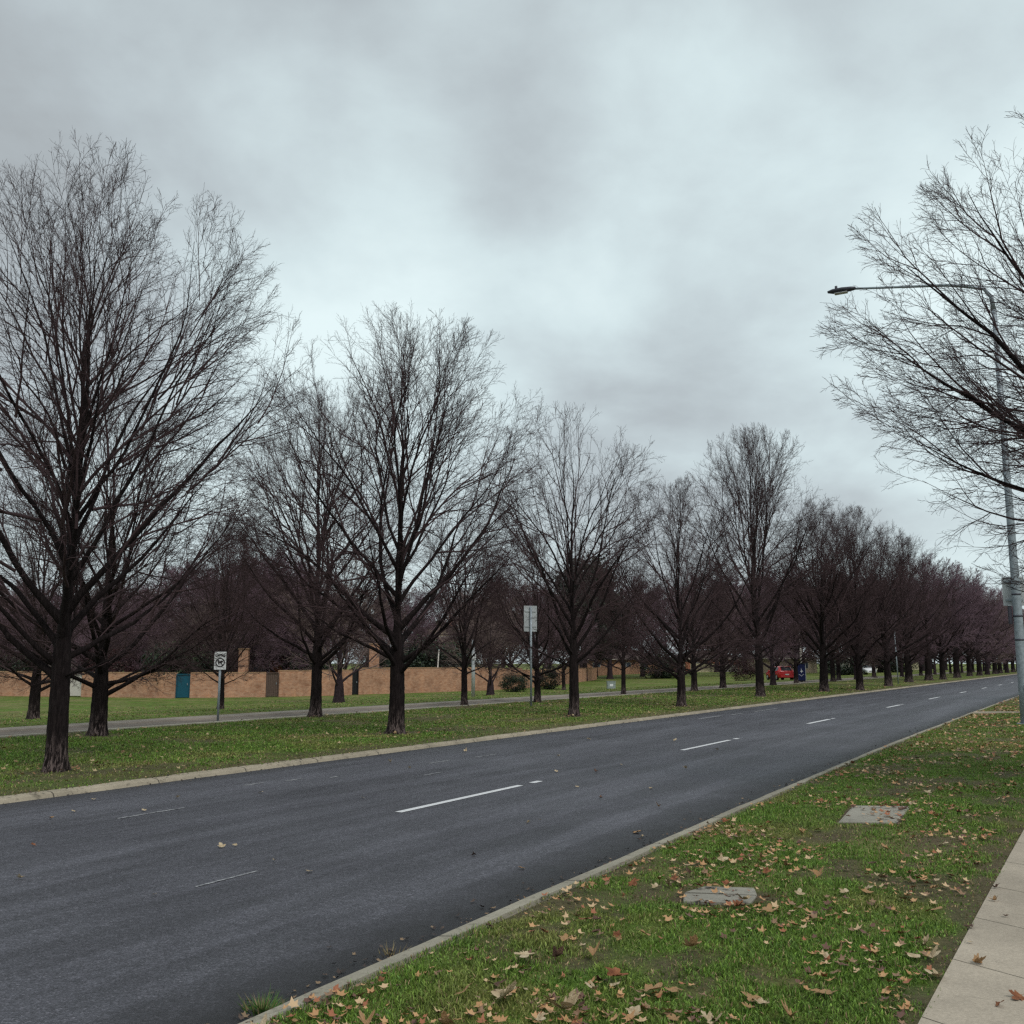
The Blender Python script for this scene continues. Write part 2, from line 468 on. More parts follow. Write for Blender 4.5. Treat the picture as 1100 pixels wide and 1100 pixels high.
# footpath: slabs between slanted joints
def footpath():
    th = math.radians(12.)
    u = -2.2; k = 0; P = []; F = []; J = []; JF = []
    while u < 260:
        L = 1.06 if u < 60 else 5.
        for i, (va, vb) in enumerate(((-.76, .80),)):
            rows = []
            for t in (0.006, .5, .994):
                for v in (0., .78, 1.56):
                    uu = u + t * L - v * .52
                    # the near edge drifts a little to the left with distance
                    x, y = xy(uu, v + float(path_edge(uu)) + 0); rows.append((float(x), float(y), .162))
            n = len(P); P += rows
            for a in (0, 1):
                for b in (0, 1):
                    q = n + a * 3 + b; F.append((q, q + 1, q + 4, q + 3))
            for (a, b) in ((0, 1), (1, 2), (2, 5), (5, 8), (8, 7), (7, 6), (6, 3), (3, 0)):     # skirt
                m = len(P); pa, pb = P[n + a], P[n + b]
                P += [pa, pb, (pb[0], pb[1], .08), (pa[0], pa[1], .08)]; F.append((m, m + 3, m + 2, m + 1))
        u += L
    o = mesh_np('footpath', P, np.array(F), M['path']); 
    if o.data.polygons[0].normal.z < 0: o.data.flip_normals()
    tag(o, kind='structure')
footpath()

# crossing strip near the lamp post
q = [xy(36.6, -3.44), xy(37.3, -3.44), xy(39.3, .1), xy(38.7, .1)]
m = MB(); m.add([(float(a), float(b), .168) for a, b in q] + [(float(a), float(b), .1) for a, b in q], [(0, 1, 2, 3), (0, 4, 5, 1), (1, 5, 6, 2), (2, 6, 7, 3), (3, 7, 4, 0)])
o = m.build('concrete_path', M['path']); 
if o.data.polygons[0].normal.z < 0: o.data.flip_normals()
tag(o, kind='structure')

# painted markings
def marking(u0, u1, v, w, mat, name='lane_marking', z=.0045):
    us = np.linspace(u0, u1, max(2, int((u1 - u0) / .5) + 2))
    o = sheet(name, us, [v - w / 2, v + w / 2], lambda u, vv: z + 0 * u, mat); return o
for (u0, u1) in ((10.15, 13.2), (20.05, 23.2), (30.5, 33.2), (43.0, 46.0), (54.0, 57.2), (66, 69), (78, 81), (90, 93), (102, 105), (114, 117), (126, 129), (138, 141), (150, 153)):
    marking(u0, u1, -7.30, .105 if u0 < 30 else .13, M['paint'])
    if u0 < 60: marking(u1 + .35, u1 + .62, -7.30, .11, M['paint'])
for (u0, u1, v, w) in ((8.15, 9.15, -9.86, .05), (11.2, 11.6, -10.85, .05), (11.9, 12.3, -10.7, .05), (12.6, 12.8, -10.4, .06), (13.6, 14.1, -9.3, .05), (31.4, 33.6, -11.0, .12), (34.3, 35.6, -10.9, .10), (37.0, 40.0, -10.9, .1), (15.2, 15.9, -10.3, .05), (16.6, 17.4, -10.2, .05), (6.05, 6.75, -6.35, .03)):
    marking(u0, u1, v, w, M['worn'], 'worn_marking')

# ------------------------------------------------------------------ grass blades
def blades(name, n, ur, vr, zf, soil, hgt, wid, seed, density_u=0., tall=1.):
    rng = np.random.default_rng(seed)
    if density_u:
        t = rng.random(n); a, b = ur; u = a * (b / a) ** t     # thins out with distance
    else: u = rng.uniform(*ur, n)
    v = rng.uniform(*vr, n)
    s = soil(u, v)
    clump = fbm(u * 6, v * 6, 71, 2)
    s = np.clip(s, 0, 1); keep = (rng.random(n) > s * 1.05) & (rng.random(n) < .35 + 1.3 * clump)
    u, v, s, clump = u[keep], v[keep], s[keep], clump[keep]; n = len(u)
    x, y = xy(u, v); z = zf(u, v) - .004
    sc_ = 1 + .045 * np.maximum(u - 6, 0)
    h = hgt * rng.uniform(.45, 1.25, n) * (.55 + .9 * clump) * (1 - .5 * s)
    w = wid * rng.uniform(.6, 1.4, n) * sc_
    az = rng.uniform(0, 2 * np.pi, n); lean = rng.uniform(.1, 1.25, n); la = rng.uniform(0, 2 * np.pi, n)
    broad = rng.random(n) < .22
    w = np.where(broad, w * 2.3, w); h = np.where(broad, h * .75, h)
    dx, dy = np.cos(az) * w / 2, np.sin(az) * w / 2
    lx, ly = np.cos(la) * np.sin(lean) * h, np.sin(la) * np.sin(lean) * h; lz = np.cos(lean) * h
    b0 = np.stack([x - dx, y - dy, z], 1); b1 = np.stack([x + dx, y + dy, z], 1)
    mx, my, mz = x + lx * .42, y + ly * .42, z + lz * .62
    m0 = np.stack([mx - dx * .9, my - dy * .9, mz], 1); m1 = np.stack([mx + dx * .9, my + dy * .9, mz], 1)
    tp = np.stack([x + lx, y + ly, z + np.maximum(lz, .006)], 1)
    V = np.stack([b0, b1, m1, m0, tp], 1).reshape(-1, 3)
    k = np.arange(n) * 5
    F4 = np.stack([k, k + 1, k + 2, k + 3], 1); F3 = np.stack([k + 3, k + 2, k + 4], 1)
    t = fbm(u * .8, v * .8, 77, 3)[:, None]; r = rng.random((n, 1)); d = rng.random((n, 1))
    g1 = np.array([[.090, .185, .026]]); g2 = np.array([[.24, .38, .06]]); g3 = np.array([[.34, .30, .10]])
    c = g1 * (1 - r) + g2 * r
    c = c * (1 - .6 * sstep(.54, .74, t)) + g3 * .6 * sstep(.54, .74, t)
    dryp = .05 + .35 * s[:, None] + .12 * sstep(14, 30, u)[:, None]
    c = np.where(d < dryp, np.array([[.46, .33, .18]]) * (.6 + .6 * r), c)
    c = c * rng.uniform(.5, 1.35, (n, 1))
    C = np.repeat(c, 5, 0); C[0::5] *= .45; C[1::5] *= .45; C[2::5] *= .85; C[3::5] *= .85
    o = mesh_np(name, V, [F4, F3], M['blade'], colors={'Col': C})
    return tag(o, kind='stuff')
tag(blades('verge_grass', 480000, (3.0, 46), (-3.60, .12), ground_z, soil_near, .040, .0042, 5, 1),
    'short weedy green grass on the verge between kerb and footpath', 'grass')
tag(blades('median_grass', 250000, (4.5, 75), (-21.4, -12.32), ground_z, soil_median, .055, .009, 6, 1),
    'mown green grass on the median between road and service road', 'grass')
tag(blades('reserve_grass', 60000, (12, 90), (-46, -24.7), ground_z, lambda u, v: .35 + 0 * u, .06, .014, 8, 1),
    'patchy grass sloping from the service road to the brick walls', 'grass')

# ------------------------------------------------------------------ tree generator
def norm(a): return a / np.maximum(np.linalg.norm(a, axis=-1, keepdims=True), 1e-9)

def tubes(nodes, rad, S, noise=0., rng=None):
    """nodes (N,K,3), rad (N,K) -> verts, quads"""
    N, K, _ = nodes.shape
    T = np.empty_like(nodes); T[:, 1:-1] = nodes[:, 2:] - nodes[:, :-2]; T[:, 0] = nodes[:, 1] - nodes[:, 0]; T[:, -1] = nodes[:, -1] - nodes[:, -2]
    T = norm(T)
    ref = np.where(np.abs(T[..., 2:3]) < .9, np.array([0, 0, 1.]), np.array([1., 0, 0]))
    A = np.empty_like(T); A[:, 0] = norm(np.cross(T[:, 0], ref[:, 0]))
    for q in range(1, K):
        A[:, q] = norm(A[:, q - 1] - T[:, q] * (A[:, q - 1] * T[:, q]).sum(-1, keepdims=True))
    B = np.cross(T, A)
    t = np.arange(S) * 2 * np.pi / S
    ring = A[:, :, None] * np.cos(t)[None, None, :, None] + B[:, :, None] * np.sin(t)[None, None, :, None]
    R = rad[:, :, None, None]
    if noise: R = R * (1 + noise * rng.normal(size=(N, K, S, 1)))
    V = nodes[:, :, None] + ring * R
    n, k, s = np.meshgrid(np.arange(N), np.arange(K - 1), np.arange(S), indexing='ij')
    a = (n * K + k) * S + s; b = (n * K + k) * S + (s + 1) % S
    F = np.stack([a, b, b + S, a + S], -1).reshape(-1, 4)
    return V.reshape(-1, 3), F

def grow(P, D, L, K, wob, trop, rng, curve=None):
    N = len(P); nodes = np.empty((N, K, 3)); nodes[:, 0] = P; d = D.copy(); st = (L / (K - 1))[:, None]
    for k in range(1, K):
        d = norm(d + rng.normal(size=(N, 3)) * wob + np.array([0, 0, trop]))
        nodes[:, k] = nodes[:, k - 1] + d * st
    return nodes

def exit_dist(P, D, c, r):
    """distance from P along D to the ellipsoid centred c radii r"""
    p = (P - c) / r; d = D / r
    A = (d * d).sum(1); B = (p * d).sum(1); C = (p * p).sum(1) - 1
    disc = B * B - A * C
    s = np.where(disc > 0, (-B + np.sqrt(np.maximum(disc, 0))) / A, 0)
    return s

def sprout(nodes, rad, L, m, t0, t1, ang, frac, cl, env, rng, up=.15, out=.2, minL=.12, zo=.7, rc=(.82, 1.03)):
    N, K, _ = nodes.shape
    t = t0 + (t1 - t0) * (np.arange(m)[None] + rng.uniform(0.05, .95, (N, m))) / m
    f = t * (K - 1); i = np.clip(f.astype(int), 0, K - 2); fr = (f - i)[..., None]
    n = np.arange(N)[:, None]
    A = nodes[n, i]; B = nodes[n, i + 1]; P = A * (1 - fr) + B * fr; T = norm(B - A)
    r = rad[n, i] * (1 - fr[..., 0]) + rad[n, i + 1] * fr[..., 0]
    az = rng.uniform(0, 6.28, (N, 1)) + np.arange(m)[None] * 2.4 + rng.normal(size=(N, m)) * .35
    ref = np.where(np.abs(T[..., 2:3]) < .9, np.array([0, 0, 1.]), np.array([1., 0, 0]))
    a = norm(np.cross(T, ref)); b = np.cross(T, a)
    q = a * np.cos(az)[..., None] + b * np.sin(az)[..., None]
    an = rng.normal(ang, ang * .22, (N, m))[..., None]
    D = T * np.cos(an) + q * np.sin(an)
    o = P - env[0]; o[..., 2] *= zo
    D = norm(D + norm(o) * out + np.array([0, 0, up]))
    P = P.reshape(-1, 3); D = D.reshape(-1, 3)
    l = (frac * L[:, None] * (1.05 - .6 * t) * rng.uniform(.55, 1.15, (N, m))).ravel()
    s = exit_dist(P, D, *env) * rng.uniform(rc[0], rc[1], len(P))
    l = np.minimum(l, s)
    ok = l > minL
    P, D, l, r = P[ok], D[ok], l[ok], r.ravel()[ok]
    r0 = np.minimum(r * .82, cl * l)
    return P, D, l, r0

def taper(r0, K, tip, pw=.85):
    t = np.linspace(0, 1, K)[None]
    return np.maximum(r0[:, None] * (1 - t) ** pw, tip)

def make_tree(seed, H, R, fork, r0, nprim=11, elo=38, ehi=68, cz=.57, hz=.45, lead=.92, dens=1., low=None, m=(8, 8, 7, 4),
              mats=('bark', 'twig'), tw=.0030, lean=0., trop=.03, tops=.5):
    """returns meshes (trunk, crown)"""
    rng = np.random.default_rng(seed)
    env = (np.array([lean * .6, 0, cz * H]), np.array([R, R, hz * H]))
    # leader
    K = 34; z = np.linspace(0, 1, K) ** 1.15 * H * lead
    wob = np.cumsum(rng.normal(size=(K, 2)) * .028 * H / 10, 0); wob *= np.linspace(0, 1, K)[:, None] ** 1.2
    nodes = np.stack([wob[:, 0] + lean * (z / H) ** .8, wob[:, 1], z - .12], 1)[None]
    hh = z
    rr = np.where(hh < fork, r0 * (1 - .12 * hh / fork), r0 * .88 * np.clip(1 - (hh - fork) / (H * lead - fork), 0, 1) ** 1.25 * .62)
    # smooth step in at the fork
    k = sstep(fork * .9, fork * 1.6, hh); rr = np.where(hh < fork, rr, rr + r0 * .34 * (1 - k))
    rr = np.maximum(rr * (1 + .6 * np.exp(-hh / .13) + .14 * np.exp(-hh / .6)), .006)[None]
    # finer trunk foot
    zf = np.concatenate([np.linspace(0, fork * 1.25, 26), z[z > fork * 1.3]])
    nf = np.stack([np.interp(zf, z, nodes[0, :, i]) for i in range(3)], 1)[None]; rf = np.interp(zf, z, rr[0])
    zz = nf[0, :, 2] + .12
    rf = np.interp(zz, z, rr[0])[None]
    S = 20
    v, f = tubes(nf, rf, S)
    th = np.tile(np.arange(S), len(zf)) * 2 * np.pi / S; vz = v[:, 2]
    cen = np.repeat(nf[0], S, 0)
    fl = 1 + .16 * np.exp(-np.maximum(vz, 0) / .16) * np.cos(th * 5 + seed) + .05 * np.cos(th * 3 + vz * 1.3 + seed) + rng.normal(size=len(v)) * .022
    v = cen + (v - cen) * fl[:, None]
    TV = [v]; TF = [f]; off = len(v)
    # primaries
    n = nprim; tz = fork * .8 + (tops * H - fork * .8) * (np.arange(n) / n) ** 1.35
    az = np.arange(n) * 2.4 + rng.uniform(0, 6.28) + rng.normal(size=n) * .25
    el = np.radians(np.interp(np.arange(n), [0, n - 1], [elo, ehi]) + rng.normal(size=n) * 6)
    P = np.stack([np.interp(tz, z, nodes[0, :, i]) for i in range(3)], 1); P[:, 2] = tz - .12
    D = np.stack([np.cos(az) * np.cos(el), np.sin(az) * np.cos(el), np.sin(el)], 1)
    if low is not None:                      # one low limb: (azimuth, elevation, height)
        P = np.vstack([P, [0, 0, low[2]]]); a, e = math.radians(low[0]), math.radians(low[1])
        D = np.vstack([D, [math.cos(a) * math.cos(e), math.sin(a) * math.cos(e), math.sin(e)]])
    s = exit_dist(P, D, *env); s = np.where(s > 0.5, s, R * .3)
    L1 = np.maximum(s * rng.uniform(.80, .92, len(P)), .8)
    rp = np.interp(P[:, 2], z, rr[0])
    rb = np.minimum(rp * .58, .0138 * L1 + .004)
    K1 = 15; N1 = grow(P, D, L1, K1, .085, trop, rng); R1 = taper(rb, K1, .006, .8)
    R1[:, 0] *= 1.35; R1[:, 1] *= 1.1
    v, f = tubes(N1, R1, 8, .03, rng); TV.append(v); TF.append(f + off); off += len(v)
    # crown
    CV = []; CF = []; co = 0
    def put(N_, R_, S_):
        nonlocal co
        v, f = tubes(N_, R_, S_); CV.append(v); CF.append(f + co); co += len(v)
    # the leader counts as a parent too
    KL = K1; zl = np.linspace(fork, H * lead, KL); NL = np.stack([np.interp(zl, z, nodes[0, :, i]) for i in range(3)], 1)[None]
    RL = np.interp(zl, z, rr[0])[None]
    PN = np.concatenate([N1, NL]); PR = np.concatenate([R1, RL]); PL = np.concatenate([L1, [H * lead - fork]])
    P, D, L, r = sprout(PN, PR, PL, max(3, int(m[0] * dens)), .14, .98, .50, .74, .0088, env, rng, .12, .26, .35, .3)
    K2 = 10; N2 = grow(P, D, L, K2, .085, .03, rng); R2 = taper(r, K2, tw * 1.3); put(N2, R2, 5)
    P, D, L3, r = sprout(N2, R2, L, max(3, int(m[1] * dens)), .12, 1., .52, .64, .0082, env, rng, .03, .24, .2)
    K3 = 7; N3 = grow(P, D, L3, K3, .14, .018, rng); R3 = taper(r, K3, tw * 1.1); put(N3, R3, 4)
    P, D, L4, r = sprout(N3, R3, L3, max(2, int(m[2] * dens)), .1, 1., .62, .58, .0088, env, rng, .0, .25, .12)
    K4 = 5; N4 = grow(P, D, L4, K4, .2, .01, rng); R4 = taper(np.maximum(r, tw * 1.2), K4, tw * .85); put(N4, R4, 3)
    if m[3]:
        P, D, L5, r = sprout(N4, R4, L4, m[3], .15, 1., .7, .55, .011, (env[0], env[1] * 1.03), rng, .0, .2, .06)
        K5 = 3; N5 = grow(P, D, L5, K5, .26, .01, rng); R5 = taper(np.maximum(r, tw), K5, tw * .6); put(N5, R5, 3)
    t = mesh_np('trunk', np.concatenate(TV), np.concatenate(TF), M[mats[0]], smooth=True, link=False)
    c = mesh_np('crown', np.concatenate(CV), np.concatenate(CF), M[mats[1]], smooth=True, link=False)
    return t, c, H

VAR = {}
VAR['tall'] = make_tree(11, 10.9, 4.7, 2.0, .205, 22, 20, 74, .58, .43, .93, 1., m=(9, 8, 7, 5), tw=.0024)
VAR['vase'] = make_tree(23, 10.6, 4.7, 1.9, .20, 20, 20, 74, .58, .43, .93, 1., low=(178, 22, 1.75), m=(9, 8, 7, 5), tw=.0027)
VAR['low'] = make_tree(35, 8.8, 4.9, 1.5, .19, 18, 12, 70, .55, .46, .90, 1., low=(8, 24, .95), m=(8, 8, 7, 4), tw=.003)
VAR['wide'] = make_tree(47, 9.9, 5.3, 2.9, .24, 24, 12, 72, .635, .40, .9, 1., m=(10, 9, 8, 5), tw=.0026, trop=.02)
VAR['slim'] = make_tree(59, 10.0, 4.3, 2.0, .19, 18, 22, 72, .58, .45, .93, .9, m=(8, 8, 6, 5), tw=.0030)
VAR['dense'] = make_tree(61, 13.0, 5.6, 2.2, .26, 22, 20, 74, .57, .45, .9, 1., m=(8, 8, 7, 4), tw=.0040)
VAR['purple'] = make_tree(73, 9.0, 5.0, 1.3, .20, 13, 26, 70, .54, .47, .9, 1., m=(9, 8, 7, 3), mats=('bark2', 'twig2'), tw=.0075)
VAR['brown'] = make_tree(85, 11.0, 5.2, 1.6, .22, 14, 28, 72, .54, .47, .9, 1., m=(9, 8, 7, 3), mats=('bark2', 'twig3'), tw=.008)
VAR['farp'] = make_tree(88, 12.0, 5.4, 2.2, .26, 14, 24, 70, .56, .45, .9, 1., m=(9, 8, 7, 3), mats=('bark', 'twig2'), tw=.009)
VAR['gnarled'] = make_tree(97, 6.5, 3.4, .8, .22, 11, 30, 66, .52, .48, .85, .9, m=(8, 7, 6, 3), mats=('bark2', 'twig3'), tw=.006)

def plant(var, X, Y, H=None, wide=1., rz=None, label='', group=None, cat='tree', name='bare_tree', thick=1.):
    t, c, H0 = VAR[var]
    e = empty(name, (X, Y, gpt(X, Y) - .02), random.uniform(0, 6.28) if rz is None else rz, label, cat, group)
    k = (H or H0) / H0
    e.scale = (k * wide, k * wide, k)
    for nm, me in (('trunk', t), ('crown', c)):
        o = bpy.data.objects.new(nm, me); COL.objects.link(o); o.parent = e
        if nm == 'trunk' and thick != 1.: o.scale = (thick, thick, 1)
    return e

G1 = 'bare street trees along the kerb side of the median'
G2 = 'bare street trees along the service road side of the median'
G3 = 'bare trees between the service road and the brick walls'
def at_uv(u, v):
    x, y = xy(u, v); return float(x), float(y)
def at(px, Y):
    """world point on the sight line of a picture column at depth Y, used once to lay the plan out"""
    return (px - 550) / 1067.0 * Y, Y
R_ = [
 ('tall', -7.2, 15.9, 10.3, .90, .9, 'tallest bare tree at left, thick dark trunk with pale scarred foot nearest the kerb', G1),
 ('vase', -2.8, 24.2, 10.6, .95, 1.0, 'vase shaped bare tree right of the small white sign, trunk upright near the kerb', G1),
 ('slim', 2.0, 32.1, 10.1, .88, .95, 'bare tree with leaning trunk foot just right of the tall blank sign', G1),
 ('low', 6.6, 38.9, 9.0, 1.0, .85, 'low spreading bare tree with a round even crown, next after the leaning tree', G1),
 ('dense', 12.6, 50.7, 14.0, .80, .95, 'tall upright bare tree with thick trunk just left of the red car', G1),
 ('tall', 18.4, 58.8, 11.6, 1.0, 1.15, 'bare tree with straight dark trunk just right of the blue cabinet', G1),
 ('dense', 21.9, 62.8, 11.6, .95, 1.0, 'bare tree whose trunk stands just left of the white car', G1),
 ('vase', 27.5, 72.8, 11.8, 1.05, 1.1, 'bare tree right of the white car, first before the thin distant pole', G1),
 ('low', -9.7, 23.5, 8.4, 1.05, 1.0, 'bare tree with a low limb reaching right, behind the tallest left tree', G2),
 ('tall', -6.2, 31.6, 10.9, .82, 1.05, 'bare tree with dark trunk between the small white sign and the vase shaped tree', G2),
 ('slim', -1.9, 39.7, 8.3, 1.0, .8, 'slender bare tree just left of the white post with the small plate', G2),
 ('low', 1.1, 43.0, 7.4, 1.05, .85, 'short bare tree with spreading limbs right behind the tall blank sign', G2),
 ('slim', 6.0, 53.6, 8.6, 1.0, .75, 'slim straight bare tree in front of the red brick house', G2),
 ('low', 14.3, 67.5, 8.6, 1.0, 1.1, 'bare tree in front of the cream garden wall', G2),
 ('vase', 23.6, 82.7, 8.8, 1.1, 1.0, 'bare tree between the red car and the blue cabinet', G2),
]
RZ = [2.4, 0.1, 2.1, 2.2, 4.0, .5, 2.0, 3.3, .0, 5.0, 1.2, 3.4, 4.4, .8, 2.9]
for (a, rz) in zip(R_, RZ):
    plant(a[0], a[1], a[2], a[3], a[4], rz, a[6], a[7], thick=a[5])
# the rest of both rows, out to the far end of the street
far1 = [(92.5, -14.5), (103, -14.4), (110, -14.1), (124, -14.5), (137, -14.6), (146, -14.4), (157, -14.5), (167, -14.4), (177, -14.6), (187, -14.4), (199, -14.4), (212, -14.5), (226, -14.4), (241, -14.5), (257, -14.4), (275, -14.5), (295, -14.5), (318, -14.5), (345, -14.5)]
for i, (u, v) in enumerate(far1):
    x, y = at_uv(u, v)
    lab = ('bare tree right behind the thin distant pole', 'bare tree, second trunk right of the thin distant pole', 'bare tree, third trunk right of the thin distant pole')[i] if i < 3 else 'bare tree in the closed up far end of the kerbside row'
    plant(('dense', 'farp', 'vase', 'farp')[i % 4] if i < 5 else ('farp', 'brown')[i % 3 == 0], x, y, (12.6, 12.4, 12.2, 13.2)[i % 4], 1.0, None, lab, G1 if i < 3 else 'far end of the kerbside row of trees', thick=1.25)
for i, (u, v) in enumerate([(58, -21), (75, -21.2), (93, -21), (104, -21.3), (118, -21), (130, -21.4), (143, -21.2), (156, -21.3), (170, -21), (184, -21), (200, -21), (218, -21), (238, -21), (262, -21)]):
    x, y = at_uv(u, v)
    plant(('low', 'purple', 'dense', 'brown')[i % 4], x, y, (8.5, 9.5, 11, 10.5)[i % 4], 1., None, 'bare tree farther along the service road row, half hidden by kerbside trunks', 'farther trees of the service road row')
# beyond the service road
for (v_, px, Y, H, th, lab) in (
 ('low', 40, 35.3, 8.8, 1.0, 'bare tree behind the pale scarred trunk, left of the white garden door'),
 ('dense', 239, 45.8, 9.0, .85, 'bare tree whose trunk stands right behind the small white sign'),
 ('gnarled', 365, 60, 9.6, .9, 'bare tree by the gap in the brick wall, left of the brick chimney'),
 ('gnarled', 527, 72, 7.6, 1.0, 'multi stemmed reddish bare tree right of the white post'),
 ('slim', 605.5, 90, 8.0, 1.1, 'thin bare tree left of the red brick house'),
 ('vase', 900, 101, 11.0, 1.0, 'thin bare tree right of the blue cabinet'),
 ('vase', 938, 120, 12.0, 1.0, 'bare tree right behind the white car')):
    x, y = at(px, Y); plant(v_, x, y, H, 1., None, lab, G3, thick=th)
# right hand side of the street
x, y = 8.9, 12.3
plant('wide', x, y, 9.3, .98, 2.0, 'bare tree reaching in from the right over the lamp arm', 'bare trees on the footpath side', thick=1.)
x, y = at_uv(54, 2.2)
plant('wide', x, y, 9.6, 1.0, .4, 'bare tree behind the lamp post at the right edge', 'bare trees on the footpath side')

# garden trees behind the walls: a belt of purple and brown crowns
rg = random.Random(3)
belt = []
for px, Y, H, var in [(112, 76, 6.5, 'purple'), (150, 78, 7.5, 'purple'), (212, 75.5, 6.8, 'brown'), (243, 78, 8.5, 'purple'), (272, 77, 7.5, 'purple'), (308, 78, 8, 'purple'), (340, 82, 7.5, 'purple'), (372, 84, 7, 'brown'), (440, 95, 7.2, 'purple'), (498, 97, 7.5, 'brown'), (640, 150, 10, 'purple'), (8, 78, 7, 'purple'), (60, 80, 7.5, 'purple'), (590, 112, 9, 'purple'), (-60, 84, 9, 'purple'), (-10, 80, 8.0, 'brown'), (45, 92, 9.0, 'purple'), (95, 84, 7.5, 'brown'), (140, 96, 9.5, 'purple'), (175, 88, 8.5, 'brown'),
                      (225, 92, 11, 'purple'), (262, 86, 11.8, 'purple'), (285, 98, 11.8, 'purple'), (318, 90, 9.5, 'purple'), (352, 96, 9.5, 'brown'), (395, 104, 9.5, 'brown'),
                      (425, 110, 10, 'purple'), (520, 104, 10, 'brown'), (548, 112, 11, 'purple'), (575, 120, 11, 'brown'), (655, 135, 13.5, 'purple'),
                      (690, 150, 13, 'purple'), (715, 140, 11.5, 'purple'), (745, 160, 15, 'purple'), (775, 150, 12.5, 'brown'), (800, 170, 16, 'purple'), (835, 175, 15, 'purple'), (862, 165, 14, 'brown'),
                      (892, 185, 17, 'purple'), (915, 175, 14, 'purple'), (945, 190, 17, 'purple'), (968, 205, 18, 'brown'), (992, 220, 18, 'purple'), (1015, 240, 18, 'purple'), (1040, 260, 18, 'purple'), (1062, 285, 18, 'brown'), (1080, 310, 18, 'purple'), (1100, 340, 18, 'purple'),
                      (20, 120, 12, 'purple'), (120, 125, 12, 'brown'), (200, 130, 14, 'purple'), (300, 130, 15, 'purple'), (470, 150, 13, 'purple'), (540, 150, 14, 'brown'), (625, 170, 16, 'purple'), (770, 200, 18, 'purple'), (870, 230, 20, 'purple'), (960, 260, 22, 'brown'), (1120, 380, 20, 'purple'), (1150, 420, 20, 'purple')]:
    x, y = at(px, Y)
    lm = [(60, 'left edge of the brick wall'), (180, 'white garden door'), (330, 'teal garden door'), (450, 'brick chimney'), (600, 'white post'), (700, 'red brick house'), (800, 'cream garden wall'), (880, 'red car'), (960, 'white car'), (9999, 'far end of the street')]
    place = [n for (q, n) in lm if px < q][0]
    plant(var, x, y, H * 1.1, 1.1, rg.uniform(0, 6.28), '%s twiggy garden tree in the belt above the %s' % ('purplish' if var == 'purple' else 'brown', place), 'garden trees behind the walls', name='garden_tree')

# evergreens and shrubs: leaf sized faces in lumpy crowns
def leafy_mesh(seed, H, R, n, size, cols, conic=0., base=.12):
    rng = np.random.default_rng(seed)
    K = 46
    cz = rng.uniform(base, 1, K); prof = np.where(conic > 0, (1 - cz) ** .8 * 1.1 + .06, np.sqrt(np.clip(1 - ((cz - .55) / .5) ** 2, .05, 1)))
    a = rng.uniform(0, 6.28, K); rr = R * prof * np.sqrt(rng.uniform(.15, 1, K)) * .8
    C = np.stack([rr * np.cos(a), rr * np.sin(a), cz * H * .93], 1); CR = R * rng.uniform(.18, .36, K) * (1.1 - .5 * conic * cz)
    k = rng.integers(0, K, n); d = norm(rng.normal(size=(n, 3))); q = rng.uniform(.55, 1.05, n)[:, None]
    P = C[k] + d * CR[k][:, None] * q; P[:, 2] = np.maximum(P[:, 2], .05)
    A = norm(np.cross(d, rng.normal(size=(n, 3)))); B = norm(np.cross(d, A) + d * rng.normal(size=(n, 1)) * .7)
    s = size * rng.uniform(.5, 1.3, (n, 1))
    V = np.stack([P - A * s * .5, P + B * s * .35, P + A * s * .5, P - B * s * .35], 1).reshape(-1, 3)
    i = np.arange(n) * 4; F = np.stack([i, i + 1, i + 2, i + 3], 1)
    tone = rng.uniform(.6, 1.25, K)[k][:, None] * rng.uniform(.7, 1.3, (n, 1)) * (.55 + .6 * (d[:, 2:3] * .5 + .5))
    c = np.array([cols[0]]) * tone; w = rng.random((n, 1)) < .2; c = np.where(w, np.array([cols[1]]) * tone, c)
    return mesh_np('crown', V, F, M['blade'], colors={'Col': np.repeat(c, 4, 0)}, link=False)
m = MB(); m.tube([(0, 0, -.2), (.05, 0, 1.5), (0, .1, 4), (.1, 0, 7)], [.28, .2, .14, .05], 9); _o = m.build('trunk', M['bark2']); STEM = _o.data; bpy.data.objects.remove(_o)
m = MB()
for k in range(5):
    a = k * 1.26; m.tube([(0.05 * math.cos(a), .05 * math.sin(a), -.1), (.3 * math.cos(a), .3 * math.sin(a), .7)], [.03, .012], 6)
_o = m.build('stem', M['bark2']); SSTEM = _o.data; bpy.data.objects.remove(_o)
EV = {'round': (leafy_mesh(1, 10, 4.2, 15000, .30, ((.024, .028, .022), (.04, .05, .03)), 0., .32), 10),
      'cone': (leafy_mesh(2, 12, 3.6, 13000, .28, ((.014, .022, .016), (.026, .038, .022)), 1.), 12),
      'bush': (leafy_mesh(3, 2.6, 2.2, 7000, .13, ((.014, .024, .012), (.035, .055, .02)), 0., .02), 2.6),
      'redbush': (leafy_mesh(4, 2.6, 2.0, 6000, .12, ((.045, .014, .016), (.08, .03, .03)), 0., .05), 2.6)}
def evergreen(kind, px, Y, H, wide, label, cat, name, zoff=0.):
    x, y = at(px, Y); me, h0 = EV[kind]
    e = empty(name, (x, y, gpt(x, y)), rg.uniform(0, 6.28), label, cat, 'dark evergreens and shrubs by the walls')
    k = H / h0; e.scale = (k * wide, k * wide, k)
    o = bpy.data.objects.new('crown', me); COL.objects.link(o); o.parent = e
    o = bpy.data.objects.new('trunk' if cat == 'tree' else 'stem', STEM if cat == 'tree' else SSTEM); COL.objects.link(o); o.parent = e
